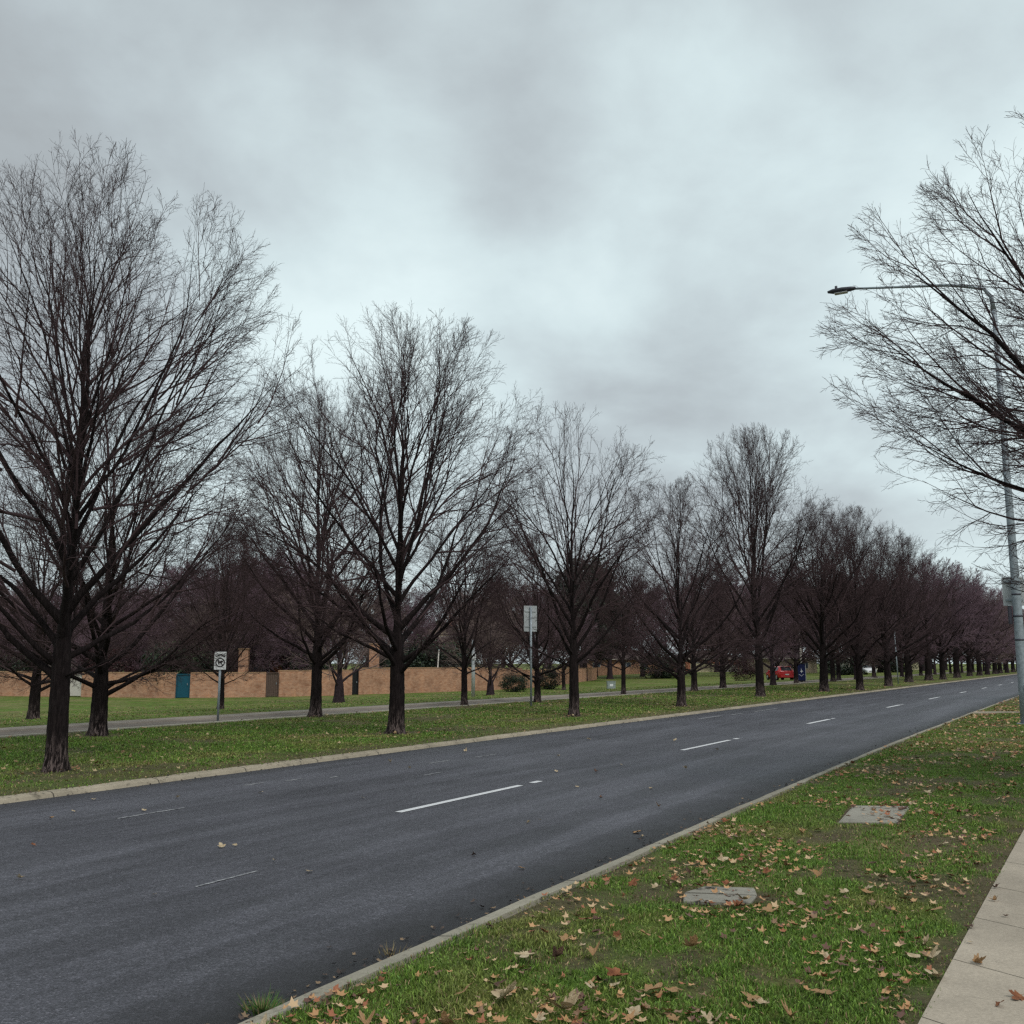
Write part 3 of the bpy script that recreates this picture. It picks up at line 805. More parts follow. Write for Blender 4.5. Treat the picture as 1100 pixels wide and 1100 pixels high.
for a in (('cone', 262, 108, 13.5, 1.0, 'dark conical evergreen rising above the belt behind the small white sign', 'tree', 'conifer_tree'),
          ('round', 300, 120, 12, 1., 'dark evergreen right of the conical one', 'tree', 'evergreen_tree'),
          ('round', 628, 125, 15.2, .9, 'big round dark evergreen behind the leaning tree', 'tree', 'evergreen_tree'),
          ('round', 655, 140, 12, 1.0, 'dark evergreen behind the red brick house', 'tree', 'evergreen_tree'),
          ('cone', 408, 112, 11, .9, 'dark evergreen behind the vase shaped tree', 'tree', 'conifer_tree'),
          ('round', 150, 118, 9.5, 1.3, 'dark evergreen above the white garden door', 'tree', 'evergreen_tree'),
          ('round', 90, 122, 9.0, 1.3, 'dark evergreen behind the left end of the wall', 'tree', 'evergreen_tree'),
          ('round', 20, 110, 8.5, 1.3, 'dark evergreen at the left picture edge', 'tree', 'evergreen_tree'),
          ('round', 520, 160, 12, 1.2, 'dark evergreen above the white post', 'tree', 'evergreen_tree'),
          ('round', 780, 210, 15, 1.2, 'dark evergreen above the cream garden wall', 'tree', 'evergreen_tree'),
          ('round', 850, 215, 15, 1.2, 'dark evergreen above the red car', 'tree', 'evergreen_tree'),
          ('cone', 925, 230, 17, 1.2, 'dark conical evergreen above the white car', 'tree', 'conifer_tree'),
          ('round', 1000, 300, 17, 1.5, 'dark evergreen beyond the far kerbside trees', 'tree', 'evergreen_tree'),
          ('bush', 184, 71.5, 3.6, .8, 'dark green shrub leaning over the wall left of the teal door', 'shrub', 'shrub'),
          ('bush', 205, 74, 3.4, .8, 'dark green shrub over the wall above the teal door', 'shrub', 'shrub'),
          ('redbush', 101, 74.5, 3.6, .6, 'dark red shrub over the wall right of the white door', 'shrub', 'shrub'),
          ('redbush', 120, 76, 3.5, .9, 'dark red shrub over the wall between the white and teal doors', 'shrub', 'shrub'),
          ('bush', 450, 88, 4.2, 1.1, 'dark green hedge bush over the wall left of the leaning pole', 'shrub', 'shrub'),
          ('bush', 480, 92, 3.9, 1.1, 'dark green hedge bush over the wall right of the leaning pole', 'shrub', 'shrub'),
          ('bush', 425, 86, 3.4, .9, 'dark bush over the wall behind the vase shaped tree', 'shrub', 'shrub'),
          ('bush', 552, 84, 1.5, 1.2, 'low green shrub at the foot of the wall left of the tall blank sign', 'shrub', 'shrub'),
          ('bush', 588, 92, 1.9, 1.0, 'green shrub at the foot of the wall right of the tall blank sign', 'shrub', 'shrub'),
          ('bush', 712, 138, 3.6, 1.4, 'dark shrub between the red brick house and the cream wall', 'shrub', 'shrub'),
          ('bush', 330, 78, 3.0, 1., 'dark shrub over the wall right of the timber gate', 'shrub', 'shrub'),
          ('bush', 15, 76, 2.8, 1., 'dark shrub over the wall at the left edge', 'shrub', 'shrub'),
          ('redbush', 800, 120, 2.4, 1.2, 'low brown shrub right of the cream wall', 'shrub', 'shrub'),
          ('bush', 905, 150, 2.6, 2.0, 'low dark shrub between the blue cabinet and the white car', 'shrub', 'shrub'),
          ('bush', 960, 190, 3.4, 2.2, 'low dark shrub right of the white car', 'shrub', 'shrub')):
    evergreen(*a)

# ------------------------------------------------------------------ garden walls, doors
def wall_piece(p0, p1, H, label, group='brick garden walls facing the service road', mat='brick', th=.23, cop='coping', name='brick_wall', piers=False):
    (x0, y0), (x1, y1) = p0, p1
    L = math.hypot(x1 - x0, y1 - y0); rz = math.atan2(y1 - y0, x1 - x0)
    z0 = min(gpt(x0, y0), gpt(x1, y1)) - .12
    e = empty(name, (x0, y0, z0), rz, label, 'wall', group)
    MB().box((L / 2, 0, H / 2 + .05), (L, th, H + .1)).build('wall_body', M[mat], e)
    m = MB(); k = 0
    n = max(1, int(L / 1.2))
    for i in range(n):
        m.box((L * (i + .5) / n, 0, H + .1 + .036), (L / n - .006, th + .04, .07), 0, .008)
    m.build('coping', M[cop], e)
    if piers:
        for xx in (.17, L - .17):
            MB().box((xx, -.06, H / 2 + .08), (.34, .34, H + .16)).build('pier', M[mat], e)
    return e
WP = [(-260, 76.), (0, 74.), (75.5, 72.5), (90.5, 72.), (190.5, 69.4), (205.5, 69.6), (286.5, 71.), (300, 71.5), (378, 76.), (385, 76.6), (520, 88.5), (560, 95.), (598, 108.)]
W = [at(a, b) for a, b in WP]
wall_piece(W[0], W[1], 1.75, 'brick wall running out of the picture at the left edge')
wall_piece(W[1], W[2], 1.75, 'light brown brick wall left of the white garden door')
wall_piece(W[3], W[4], 1.72, 'long light brown brick wall between the white and the teal garden doors')
wall_piece(W[5], W[6], 1.74, 'light brown brick wall right of the teal door, behind the small white sign')
wall_piece(W[7], W[8], 1.85, 'light brown brick wall right of the timber gate')
wall_piece(W[9], W[10], 2.0, 'brick wall from the dark gap past the vase shaped tree to the white post')
wall_piece(W[10], W[11], 1.9, 'shaded brick wall behind the short spreading tree')
wall_piece(W[11], W[12], 1.7, 'brick wall right of the tall blank sign')

wall_piece(W[12], at(640, 132), 1.7, 'brick wall running on behind the leaning tree')

def door(p0, p1, H, mat, label, name='garden_door', boards=6, sill=0.):
    (x0, y0), (x1, y1) = p0, p1
    L = math.hypot(x1 - x0, y1 - y0); rz = math.atan2(y1 - y0, x1 - x0)
    z0 = gpt((x0 + x1) / 2, (y0 + y1) / 2) - .05
    e = empty(name, (x0, y0, z0), rz, label, 'door' if 'gate' not in name else 'gate')
    m = MB()
    for i in range(boards):
        m.box((.06 + (L - .12) * (i + .5) / boards, .02, H / 2 + .04), ((L - .12) / boards - .012, .04, H - .1), 0, .006)
    m.build('panel', M[mat], e)
    m = MB(); m.box((.03, 0, H / 2), (.06, .12, H)).box((L - .03, 0, H / 2), (.06, .12, H)).box((L / 2, 0, H + .03), (L, .12, .06))
    m.build('frame', M['timber'] if mat == 'timber' else M[mat], e)
    MB().box((L - .18, -.04, 1.0), (.04, .08, .14), 0, .01).build('handle', M['galv'], e)
    return e
door(W[2], W[3], 1.62, 'whitepaint', 'off white door set in the brick wall right of the scarred trunk', boards=1)
door(W[4], W[5], 1.66, 'teal', 'teal blue door set in the brick wall left of the small white sign', boards=1)
door(W[6], W[7], 1.72, 'timber', 'weathered vertical board timber gate in the brick wall', name='timber_gate')
door(W[8], W[9], 1.95, 'signblack', 'narrow dark gate in the gap of the brick wall', name='dark_gate', boards=2)
# chimneys / brick piers above the wall
for (px, Y, H, w, lab) in ((262, 75.5, 3.5, .7, 'tall light brick pillar above the wall right of the small white sign'), (402, 82, 4.0, .8, 'tall light brick pillar above the wall left of the vase shaped tree')):
    x, y = at(px, Y); e = empty('brick_pillar', (x, y, gpt(x, y) - .1), .1, lab, 'pillar')
    MB().box((0, 0, H / 2), (w, w, H)).build('shaft', M['brick'], e); MB().box((0, 0, H + .05), (w + .1, w + .1, .1), 0, .02).build('cap', M['coping'], e)

def house(px, Y, w, d, h, rh, rz, wm, rm, label, wins=((-.3, 1.4, 1.1, 1.2), (.25, 1.4, 1.4, 1.2)), gable=False, doorx=None, base=0.):
    x, y = at(px, Y)
    e = empty('house', (x, y, gpt(x, y) - .15 + base), rz, label, 'house')
    wl = MB().box((0, 0, h / 2), (w, d, h))
    ov = .45
    if gable:      # gable end faces the street
        wl.add([(-w / 2, -d / 2, h + .001), (w / 2, -d / 2, h + .001), (0, -d / 2, h + rh)], [(0, 1, 2)])
    wl.build('wall', M[wm], e)
    r = MB()
    W2, D2 = w / 2 + ov, d / 2 + ov
    t = .12
    if gable:
        for s in (-1, 1):
            pts = [(s * W2, -D2, h - .15), (s * W2, D2, h - .15), (0, D2, h + rh + .1), (0, -D2, h + rh + .1)]
            r.add(pts + [(a, b, c + t) for a, b, c in pts], [(0, 1, 2, 3), (7, 6, 5, 4), (0, 3, 7, 4), (1, 5, 6, 2), (0, 4, 5, 1), (2, 6, 7, 3)])
    else:
        k = min(W2 - .3, D2)
        pts = [(-W2, -D2, h), (W2, -D2, h), (W2, D2, h), (-W2, D2, h), (-W2 + k, 0, h + rh), (W2 - k, 0, h + rh)]
        pts += [(a, b, h - .16) for a, b, c in pts[:4]]
        r.add(pts, [(0, 1, 5, 4), (1, 2, 5), (2, 3, 4, 5), (3, 0, 4), (0, 6, 7, 1), (1, 7, 8, 2), (2, 8, 9, 3), (3, 9, 6, 0), (6, 9, 8, 7)])
    rf = r.build('roof', M[rm], e)
    MB().box((w * .22, d * .1, h + rh + .2), (.6, .6, 1.3)).build('chimney', M['redbrick'], rf)
    MB().box((0, -D2 - .04, h - .1), (2 * W2, .1, .14)).build('gutter', M['whitepaint'], rf)
    for (fx, z, ww, hh) in wins:
        f = MB()
        X = fx * w; b = .07
        f.box((X, -d / 2 - .02, z + hh / 2), (ww, .06, b)).box((X, -d / 2 - .02, z - hh / 2), (ww, .09, b)).box((X - ww / 2, -d / 2 - .025, z), (b, .06, hh)).box((X + ww / 2, -d / 2 - .025, z), (b, .06, hh)).box((X, -d / 2 - .022, z), (b * .7, .06, hh))
        fr = f.build('window', M['whitepaint'], e)
        MB().box((X, -d / 2 - .006, z), (ww - b, .02, hh - b)).build('pane', M['glass'], fr)
    if doorx is not None:
        dd = MB().box((doorx * w, -d / 2 - .03, 1.05), (.95, .06, 2.1), 0, .01).build('door', M['timber'], e)
        MB().box((doorx * w + .35, -d / 2 - .08, 1.05), (.05, .05, .14), 0, .01).build('handle', M['galv'], dd)
    return e
house(240, 84, 13, 8, 3.3, 2.0, .05, 'redbrick', 'rooftile', 'dark roofed house behind the wall at the small white sign, pale curtained window', ((-.32, 2.35, 1.3, 1.3), (-.05, 2.3, 1.5, 1.4), (.3, 2.3, 1.5, 1.3)))
house(30, 90, 14, 8, 3.6, 1.6, -.1, 'whitepaint', 'rooftile2', 'pale house at the left edge behind the brick wall', ((-.25, 2.4, 1.6, 1.2), (.25, 2.4, 1.6, 1.2)))
house(472, 118, 6.4, 7, 5.6, 1.7, .05, 'render', 'rooftile2', 'beige two storey gabled house glimpsed above the leaning pole', ((.18, 4.4, 1.5, 1.0), (-.2, 4.4, 1.2, 1.0), (.0, 1.5, 1.6, 1.1)), True)
house(660, 178, 15, 8, 2.75, 1.8, .35, 'brick', 'rooftile', 'brick house with low dark roof behind the slim straight tree', ((-.36, 1.6, 1.4, 1.1), (.02, 1.5, 1.9, 1.3), (.25, 1.5, 1.5, 1.2)), False, -.2)
house(757, 240, 15, 9, 3.0, 2.0, .3, 'redbrick', 'rooftile', 'house with broad brown roof behind the cream garden wall', ((-.3, 1.6, 1.6, 1.1), (.2, 1.6, 2, 1.2)))
house(925, 250, 18, 9, 3.2, 2.0, .4, 'whitepaint', 'rooftile2', 'pale house showing between the trunks behind the white car', ((-.3, 1.6, 1.6, 1.1), (.0, 1.6, 2, 1.2), (.3, 1.6, 1.6, 1.1)), False, -.12)
house(835, 190, 12, 8, 2.9, 1.7, .35, 'render', 'rooftile', 'beige house showing between trunks behind the red car', ((-.3, 1.6, 1.4, 1.1), (.25, 1.6, 2, 1.2)), False, 0.)
wall_piece(at(742, 196), at(768, 203), 1.7, 'cream rendered garden wall between two tree trunks', None, 'cream', .2, 'cream', 'rendered_wall')
wall_piece(at(770, 204), at(792, 212), 1.4, 'pale low garden wall right of the cream one', None, 'whitepaint', .2, 'whitepaint', 'rendered_wall')
wall_piece(at(976, 262), at(1000, 275), 2.2, 'cream garden wall at the far end between the trunks', None, 'cream', .2, 'cream', 'rendered_wall')
wall_piece(at(640, 158), at(690, 176), 1.3, 'low brick wall in front of the brick house', None, 'brick', .2, 'coping', 'brick_wall')
# white pergola frame beside the cream wall
x, y = at(722, 150); e = empty('pergola', (x, y, gpt(x, y)), .3, 'white timber pergola frame left of the cream wall', 'pergola')
for (a, b) in ((-1.5, -1), (1.5, -1), (-1.5, 1), (1.5, 1)): MB().box((a, b, 1.1), (.1, .1, 2.2)).build('post', M['whitepaint'], e)
m = MB().box((0, -1, 2.25), (3.4, .08, .12)).box((0, 1, 2.25), (3.4, .08, .12))
for k in range(6): m.box((-1.4 + k * .56, 0, 2.36), (.06, 2.5, .09))
m.build('rafters', M['whitepaint'], e)

# ------------------------------------------------------------------ street furniture
def lamp_post():
    X, Y = 14.0, 27.3; z = gpt(X, Y)
    e = empty('street_lamp', (X, Y, z), 0, 'tall galvanised street lamp at the right edge, arm reaching over the road', 'street lamp')
    m = MB(); H = 12.08
    m.tube([(0, 0, -.1), (0, 0, 1.0), (0, 0, 6), (0, 0, H - .3)], [.138, .13, .098, .068], 16)
    m.build('pole', M['galv'], e, True)
    m = MB()
    for h, r in ((2.25, .128), (2.9, .124), (3.5, .12)): m.tube([(0, 0, h), (0, 0, h + .05)], [r, r], 16)
    m.build('band', M['dkmetal'], e, True)
    MB().tube([(0, 0, 0), (0, 0, .02)], .24, 12).build('base_plate', M['galv'], e)
    MB().box((-.0, -.135, .85), (.12, .03, .42), 0, .01).build('service_hatch', M['galv'], e)
    dx, dy = -CT, ST
    pts = [(0, 0, H - .35), (dx * .05, dy * .05, H + .1), (dx * .22, dy * .22, H + .38), (dx * .6, dy * .6, H + .52)]
    pts += [(dx * t, dy * t, H + .50 + .15 * t) for t in (1.2, 2.1, 3.0, 3.9)]
    MB().tube(pts, [.068, .062, .056, .05, .045, .04, .036, .034], 10).build('arm', M['galv'], e, True)
    # lantern: flat tapered head
    h = empty('lantern', (dx * 3.85, dy * 3.85, H + 1.09), math.atan2(dy, dx)); h.parent = e
    hm = MB()
    xs = [(-.06, .055, .05), (.08, .10, .07), (.35, .15, .085), (.62, .14, .07), (.78, .07, .03)]
    vs = []; fs = []
    for (x, w, t) in xs:
        for k in range(10):
            a = 2 * math.pi * k / 10
            vs.append((x, w * math.cos(a), t * math.sin(a) + (.02 * x)))
    for i in range(len(xs) - 1):
        for k in range(10):
            a = i * 10 + k; b = i * 10 + (k + 1) % 10; fs.append((a, b, b + 10, a + 10))
    fs += [tuple(range(9, -1, -1)), tuple(range(40, 50))]
    hm.add(vs, fs); ho = hm.build('housing', M['dkmetal'], h, True)
    MB().tube([(.52, 0, .05), (.52, 0, .17)], [.045, .04], 10).build('photocell', M['dkmetal'], h, True)
    MB().box((.38, 0, -.085), (.4, .2, .02), 0, .008).build('diffuser', M['lampclear'], h)
    return e
lamp_post()
# sign and control box fixed to the lamp pole
X, Y = 14.0, 27.3; z = gpt(X, Y)
e = empty('road_sign', (X, Y, z), -.30, 'blank grey back of a sign clamped to the street lamp pole', 'sign')
MB().box((-.03, .19, 3.62), (.56, .012, .80), 0, .004).build('plate', M['galv2'], e)
m = MB()
for h in (3.38, 3.88): m.box((-.03, .165, h), (.44, .035, .05)); 
m.build('bracket', M['galv'], e)
e = empty('junction_box', (X, Y, z), -.30, 'narrow dark box strapped to the lamp pole below the sign', 'box')
MB().box((-.19, .03, 2.95), (.09, .12, .5), 0, .015).build('box_body', M['dkmetal'], e)
MB().box((-.19, .03, 3.22), (.11, .14, .03), 0, .008).build('box_lid', M['galv'], e)

def post(e, H, r=.03, mat='galv'):
    return MB().tube([(0, 0, -.2), (0, 0, H)], r, 12).build('post', M[mat], e, True)
# small regulation sign, facing the viewer
X, Y = -8.6, 29.3; z = gpt(X, Y)
e = empty('traffic_sign', (X, Y, z), math.atan2(-Y, -X) + math.pi / 2 - .12, 'small white sign with black crossed ring on a thin post before the brick wall', 'sign')
post(e, 1.98, .034)
pl = MB().box((0, -.045, 1.74), (.34, .012, .52), 0, .004).build('plate', M['signwhite'], e)
m = MB(); N = 28
vs = []; fs = []
for k in range(N):
    a = 2 * math.pi * k / N
    for r in (.105, .135): vs.append((r * math.cos(a), -.054, 1.69 + r * math.sin(a)))
for k in range(N): fs.append((2 * k, 2 * k + 1, (2 * k + 3) % (2 * N), (2 * k + 2) % (2 * N)))
m.add(vs, fs); m.build('ring', M['signblack'], pl)
m = MB(); c, s_ = math.cos(-.78), math.sin(-.78)
m.add([(a * c - b * s_, -.0555, 1.69 + a * s_ + b * c) for a, b in ((-.11, -.014), (.11, -.014), (.11, .014), (-.11, .014))], [(0, 1, 2, 3)]); m.build('slash', M['signblack'], pl)
m = MB()
m.add([(x_, -.0545, 1.69 + z_) for x_, z_ in ((-.055, -.06), (-.02, -.06), (-.02, .0), (.03, .0), (.03, -.025), (.08, .02), (.03, .065), (.03, .035), (-.055, .035))], [tuple(range(9))])
m.add([(x_, -.0545, 1.69 + z_) for x_, z_ in ((-.13, .16), (.02, .215), (.13, .15), (.13, .185), (.02, .245), (-.13, .195))], [(0, 1, 4, 5), (1, 2, 3, 4)])
m.build('symbol', M['signblack'], pl)
# tall sign seen from behind
X, Y = .75, 39.2; z = gpt(X, Y)
e = empty('traffic_sign', (X, Y, z), .25, 'tall sign showing its blank grey back on a thin steel post', 'sign')
post(e, 3.9, .045)
MB().box((0, .065, 3.42), (.54, .012, 1.02), 0, .004).build('plate', M['galv2'], e)
MB().box((0, .05, 3.12), (.46, .03, .05)).build('bracket', M['galv2'], e); MB().box((0, .05, 3.72), (.46, .03, .05)).build('bracket', M['galv2'], e)
# white post with small plate
X, Y = at(508.5, 53); z = gpt(X, Y)
e = empty('marker_post', (X, Y, z), .05, 'thick white post with a small square plate beside the service road', 'post')
MB().tube([(0, 0, -.2), (0, 0, 3.0)], [.11, .085], 14).build('post', M['galv2'], e, True)
pl = MB().box((.03, -.12, 2.1), (.2, .02, .36), 0, .004).build('plate', M['signwhite'], e)
MB().box((.03, -.133, 2.18), (.1, .004, .1)).build('symbol', M['signblack'], pl)
# leaning slim pole by the wall
X, Y = at(468.6, 84); z = gpt(X, Y)
e = empty('pole', (X, Y, z), 0, 'slim pale pole leaning slightly right against the brick wall', 'pole')
MB().tube([(0, 0, -.2), (.22, 0, 3.5)], [.07, .05], 10).build('pole_shaft', M['whitepaint'], e, True)
MB().tube([(.22, 0, 3.5), (.225, 0, 3.56)], [.065, .03], 10).build('pole_cap', M['galv'], e, True)
# thin distant pole
X, Y = at_uv(84, -13.9); z = gpt(X, Y)
e = empty('pole', (X, Y, z), 0, 'thin distant grey pole between the trunks at right', 'pole')
MB().tube([(0, 0, -.2), (-.08, 0, 4.1)], [.05, .04], 10).build('pole_shaft', M['galv'], e, True)
MB().box((-.08, 0, 4.0), (.16, .05, .25), 0, .01).build('pole_head', M['galv'], e)
# street lamp of the side street, half hidden
X, Y = at(861, 108); z = gpt(X, Y)
e = empty('pole', (X, Y, z), 0, 'pale post rising above the blue cabinet', 'pole')
MB().tube([(0, 0, -.2), (-.1, 0, 5.2)], [.10, .07], 10).build('pole_shaft', M['whitepaint'], e, True)
MB().box((-.05, -.08, 3.0), (.28, .1, .5), 0, .02).build('pole_box', M['whitepaint'], e)
# blue cabinet with white marks
X, Y = at(859.5, 92); z = gpt(X, Y)
e = empty('cabinet', (X, Y, z), -.05, 'dark blue upright cabinet with white markings beside the red car', 'cabinet')
MB().box((0, 0, .82), (.72, .6, 1.5), 0, .03).build('cabinet_body', M['blue'], e)
MB().box((0, 0, 1.6), (.78, .66, .07), 0, .02).build('cabinet_roof', M['signblack'], e)
MB().box((0, 0, .04), (.7, .56, .1)).build('plinth', M['signblack'], e)
MB().box((.385, -.02, .85), (.05, .62, 1.5), 0, .01).build('side_trim', M['galv2'], e)
m = MB()
m.add([(a, -.304, b) for a, b in ((-.12, .9), (-.02, .98), (.0, 1.22), (.04, .98), (.16, .93), (.05, .86), (.02, .72), (-.04, .86))], [tuple(range(8))])
for k in range(5): m.box((-.2 + k * .1, -.303, .5 + .06 * abs(k - 2)), (.07, .006, .05))
m.build('marking', M['signwhite'], e)
# grey utility box in the grass
X, Y = at(656, 92); z = gpt(X, Y)
e = empty('utility_box', (X, Y, z), .1, 'small grey green utility box standing in the grass before the brick house', 'box')
MB().box((0, 0, .32), (.78, .4, .66), 0, .03).build('box_body', M['greycab'], e); MB().box((0, 0, .67), (.84, .46, .05), 0, .015).build('box_lid', M['greycab'], e)
MB().box((0, -.205, .33), (.3, .01, .2)).build('plate', M['signwhite'], e)

# pit lids in the verge
def pit(quad, label, zt=.160, split=False):
    cx = sum(p[0] for p in quad) / 4; cy = sum(p[1] for p in quad) / 4
    e = empty('pit_lid', (cx, cy, .1), 0, label, 'pit lid')
    def slab(q, nm, zt_):
        m = MB(); q = [(a - cx, b - cy) for a, b in q]
        i = .012
        qi = [(a * (1 - i / .3), b * (1 - i / .3)) for a, b in q] if nm == 'lid' else q
        m.add([(a, b, zt_ - .1) for a, b in qi] + [(a, b, zt_ - .108) for a, b in q] + [(a, b, -.05) for a, b in q],
              [(0, 1, 2, 3)] + [(k, k + 4, (k + 1) % 4 + 4, (k + 1) % 4) for k in range(4)] + [(k + 4, k + 8, (k + 1) % 4 + 8, (k + 1) % 4 + 4) for k in range(4)])
        o = m.build(nm, M['pit'], e); 
        if o.data.polygons[0].normal.z < 0: o.data.flip_normals()
        return o
    if not split:
        slab(quad, 'lid', zt)
        k = 1.05; q2 = [(cx + (a - cx) * k, cy + (b - cy) * k) for a, b in quad]; slab(q2, 'surround', zt - .01)
    else:
        (a, b, c, d) = quad
        l = lambda p, q_, t: (p[0] + (q_[0] - p[0]) * t, p[1] + (q_[1] - p[1]) * t)
        slab([a, b, l(b, c, .42), l(a, d, .42)], 'lid', zt); slab([l(a, d, .56), l(b, c, .5), l(c, d, .1), l(d, c, .25)], 'lid', zt - .004)
pit([(3.44, 10.66), (4.0, 10.62), (4.60, 11.75), (3.98, 11.8)], 'square concrete pit lid flush in the verge grass', .164)
pit([(1.2, 7.22), (1.66, 7.16), (1.86, 7.62), (1.30, 7.70)], 'small broken concrete pit lid half buried in leaves on the verge', .156, True)

# ------------------------------------------------------------------ cars
def car(X, Y, rz, paint, label, group=None, front='head'):
    """hatchback, x forward, built from lofted sections"""
    e = empty('parked_car', (X, Y, gpt(X, Y)), rz, label, 'car', group)
    # x, half width low, half width belt, z low, z belt, z roof(or bonnet), half width roof
    S = [(-2.05, .66, .70, .42, .78, .86, .60), (-1.98, .78, .82, .30, .90, 1.02, .66), (-1.80, .84, .86, .26, .94, 1.22, .64), (-1.45, .86, .88, .25, .95, 1.40, .62),
         (-.9, .86, .89, .24, .95, 1.46, .63), (-.2, .86, .89, .24, .94, 1.47, .63), (.35, .86, .89, .24, .93, 1.40, .62), (.85, .86, .88, .24, .92, 1.12, .66),
         (1.15, .86, .87, .25, .88, .97, .70), (1.6, .84, .85, .26, .82, .90, .68), (1.95, .78, .79, .30, .70, .78, .62), (2.08, .66, .68, .38, .58, .64, .52)]
    vs = []; fs = []
    for (x, a, b, z0, z1, z2, c) in S:
        half = [(a * .9, z0), (a, z0 + .12), (b + .02, (z0 + z1) / 2 + .08), (b, z1), (c + (b - c) * .35, z1 + (z2 - z1) * .55), (c, z2 - .03), (c * .6, z2)]
        ring = [(x, -w, zz) for w, zz in half] + [(x, 0, z2 + .01)] + [(x, w, zz) for w, zz in half[::-1]] + [(x, 0, z0)]
        vs += ring
    n = 16
    for i in range(len(S) - 1):
        for k in range(n):
            a = i * n + k; b = i * n + (k + 1) % n; fs.append((a, a + n, b + n, b))
    fs += [tuple(range(n)), tuple(range(len(S) * n - 1, (len(S) - 1) * n - 1, -1))]
    m = MB(); m.add(vs, fs); body = m.build('body', M[paint], e, True)
    md = body.modifiers.new('b', 'BEVEL'); md.width = .02; md.segments = 1; md.limit_method = 'ANGLE'
    # glass, a few mm proud of the lofted skin
    def side(xa, xb, s):
        m = MB(); pts = []
        A = np.array([q[0] for q in S])
        cols = np.linspace(xa, xb, 7); lo = []; hi = []
        for x in cols:
            b = np.interp(x, A, [q[2] for q in S]); c = np.interp(x, A, [q[6] for q in S]); z1 = np.interp(x, A, [q[4] for q in S]); z2 = np.interp(x, A, [q[5] for q in S])
            y1 = c + (b - c) * .35
            lo.append((x, s * (b - (b - y1) * .12 + .008), z1 + .04)); hi.append((x, s * (c + (y1 - c) * .22 + .012), z2 - .09))
        m.add(lo + hi, [(i, i + 1, i + 8, i + 7) for i in range(6)])
        return m.build('side_window', M['carglass'], e)
    for s in (-1, 1): side(-1.5, -.42, s); side(-.36, .62, s)
    m = MB(); m.add([(-2.005, -.56, 1.03), (-2.005, .56, 1.03), (-1.835, .54, 1.25), (-1.835, -.54, 1.25), (-1.53, .5, 1.415), (-1.53, -.5, 1.415)], [(0, 1, 2, 3), (3, 2, 4, 5)]); m.build('rear_window', M['carglass'], e)
    m = MB(); m.add([(1.02, -.66, 1.06), (1.02, .66, 1.06), (.42, .57, 1.41), (.42, -.57, 1.41)], [(3, 2, 1, 0)]); m.build('windscreen', M['carglass'], e)
    MB().box((-1.62, 0, 1.435), (.3, 1.1, .03), 0, .01).build('spoiler', M[paint], e)
    MB().box((-2.03, 0, .40), (.14, 1.42, .24), 0, .05).build('rear_bumper', M[paint], e)
    MB().box((2.03, 0, .40), (.14, 1.42, .22), 0, .05).build('front_bumper', M[paint], e)
    MB().box((2.09, 0, .56), (.03, .8, .12), 0, .01).build('grille', M['signblack'], e)
    MB().box((-2.085, 0, .62), (.02, .40, .12)).build('number_plate', M['plate'], e)
    for s in (-1, 1):
        MB().box((-1.97, s * .66, .86), (.17, .24, .16), 0, .04).build('tail_lamp', M['lampred'], e)
        MB().box((1.98, s * .62, .66), (.2, .28, .13), 0, .04).build('head_lamp', M['lampclear'], e)
        MB().box((.62, s * .97, .98), (.12, .18, .12), 0, .03).build('wing_mirror', M[paint], e)
        MB().box((-.05, s * .905, .86), (.16, .02, .03)).build('handle', M[paint], e)
        for x in (-1.3, 1.32):
            w = MB().tube([(x, s * .70, .31), (x, s * .89, .31)], .31, 24).build('wheel', M['rubber'], e, False)
            MB().tube([(x, s * .885, .31), (x, s * .903, .31)], [.21, .19], 12).build('rim', M['rim'], w)
    return e
X, Y = at(837, 106)
car(X, Y, math.radians(96), 'carred', 'red hatchback parked beyond the service road, seen from behind')
X, Y = at(929, 150)
car(X, Y, math.radians(-84), 'carwhite', 'white car parked far off, its bonnet showing between trunks')

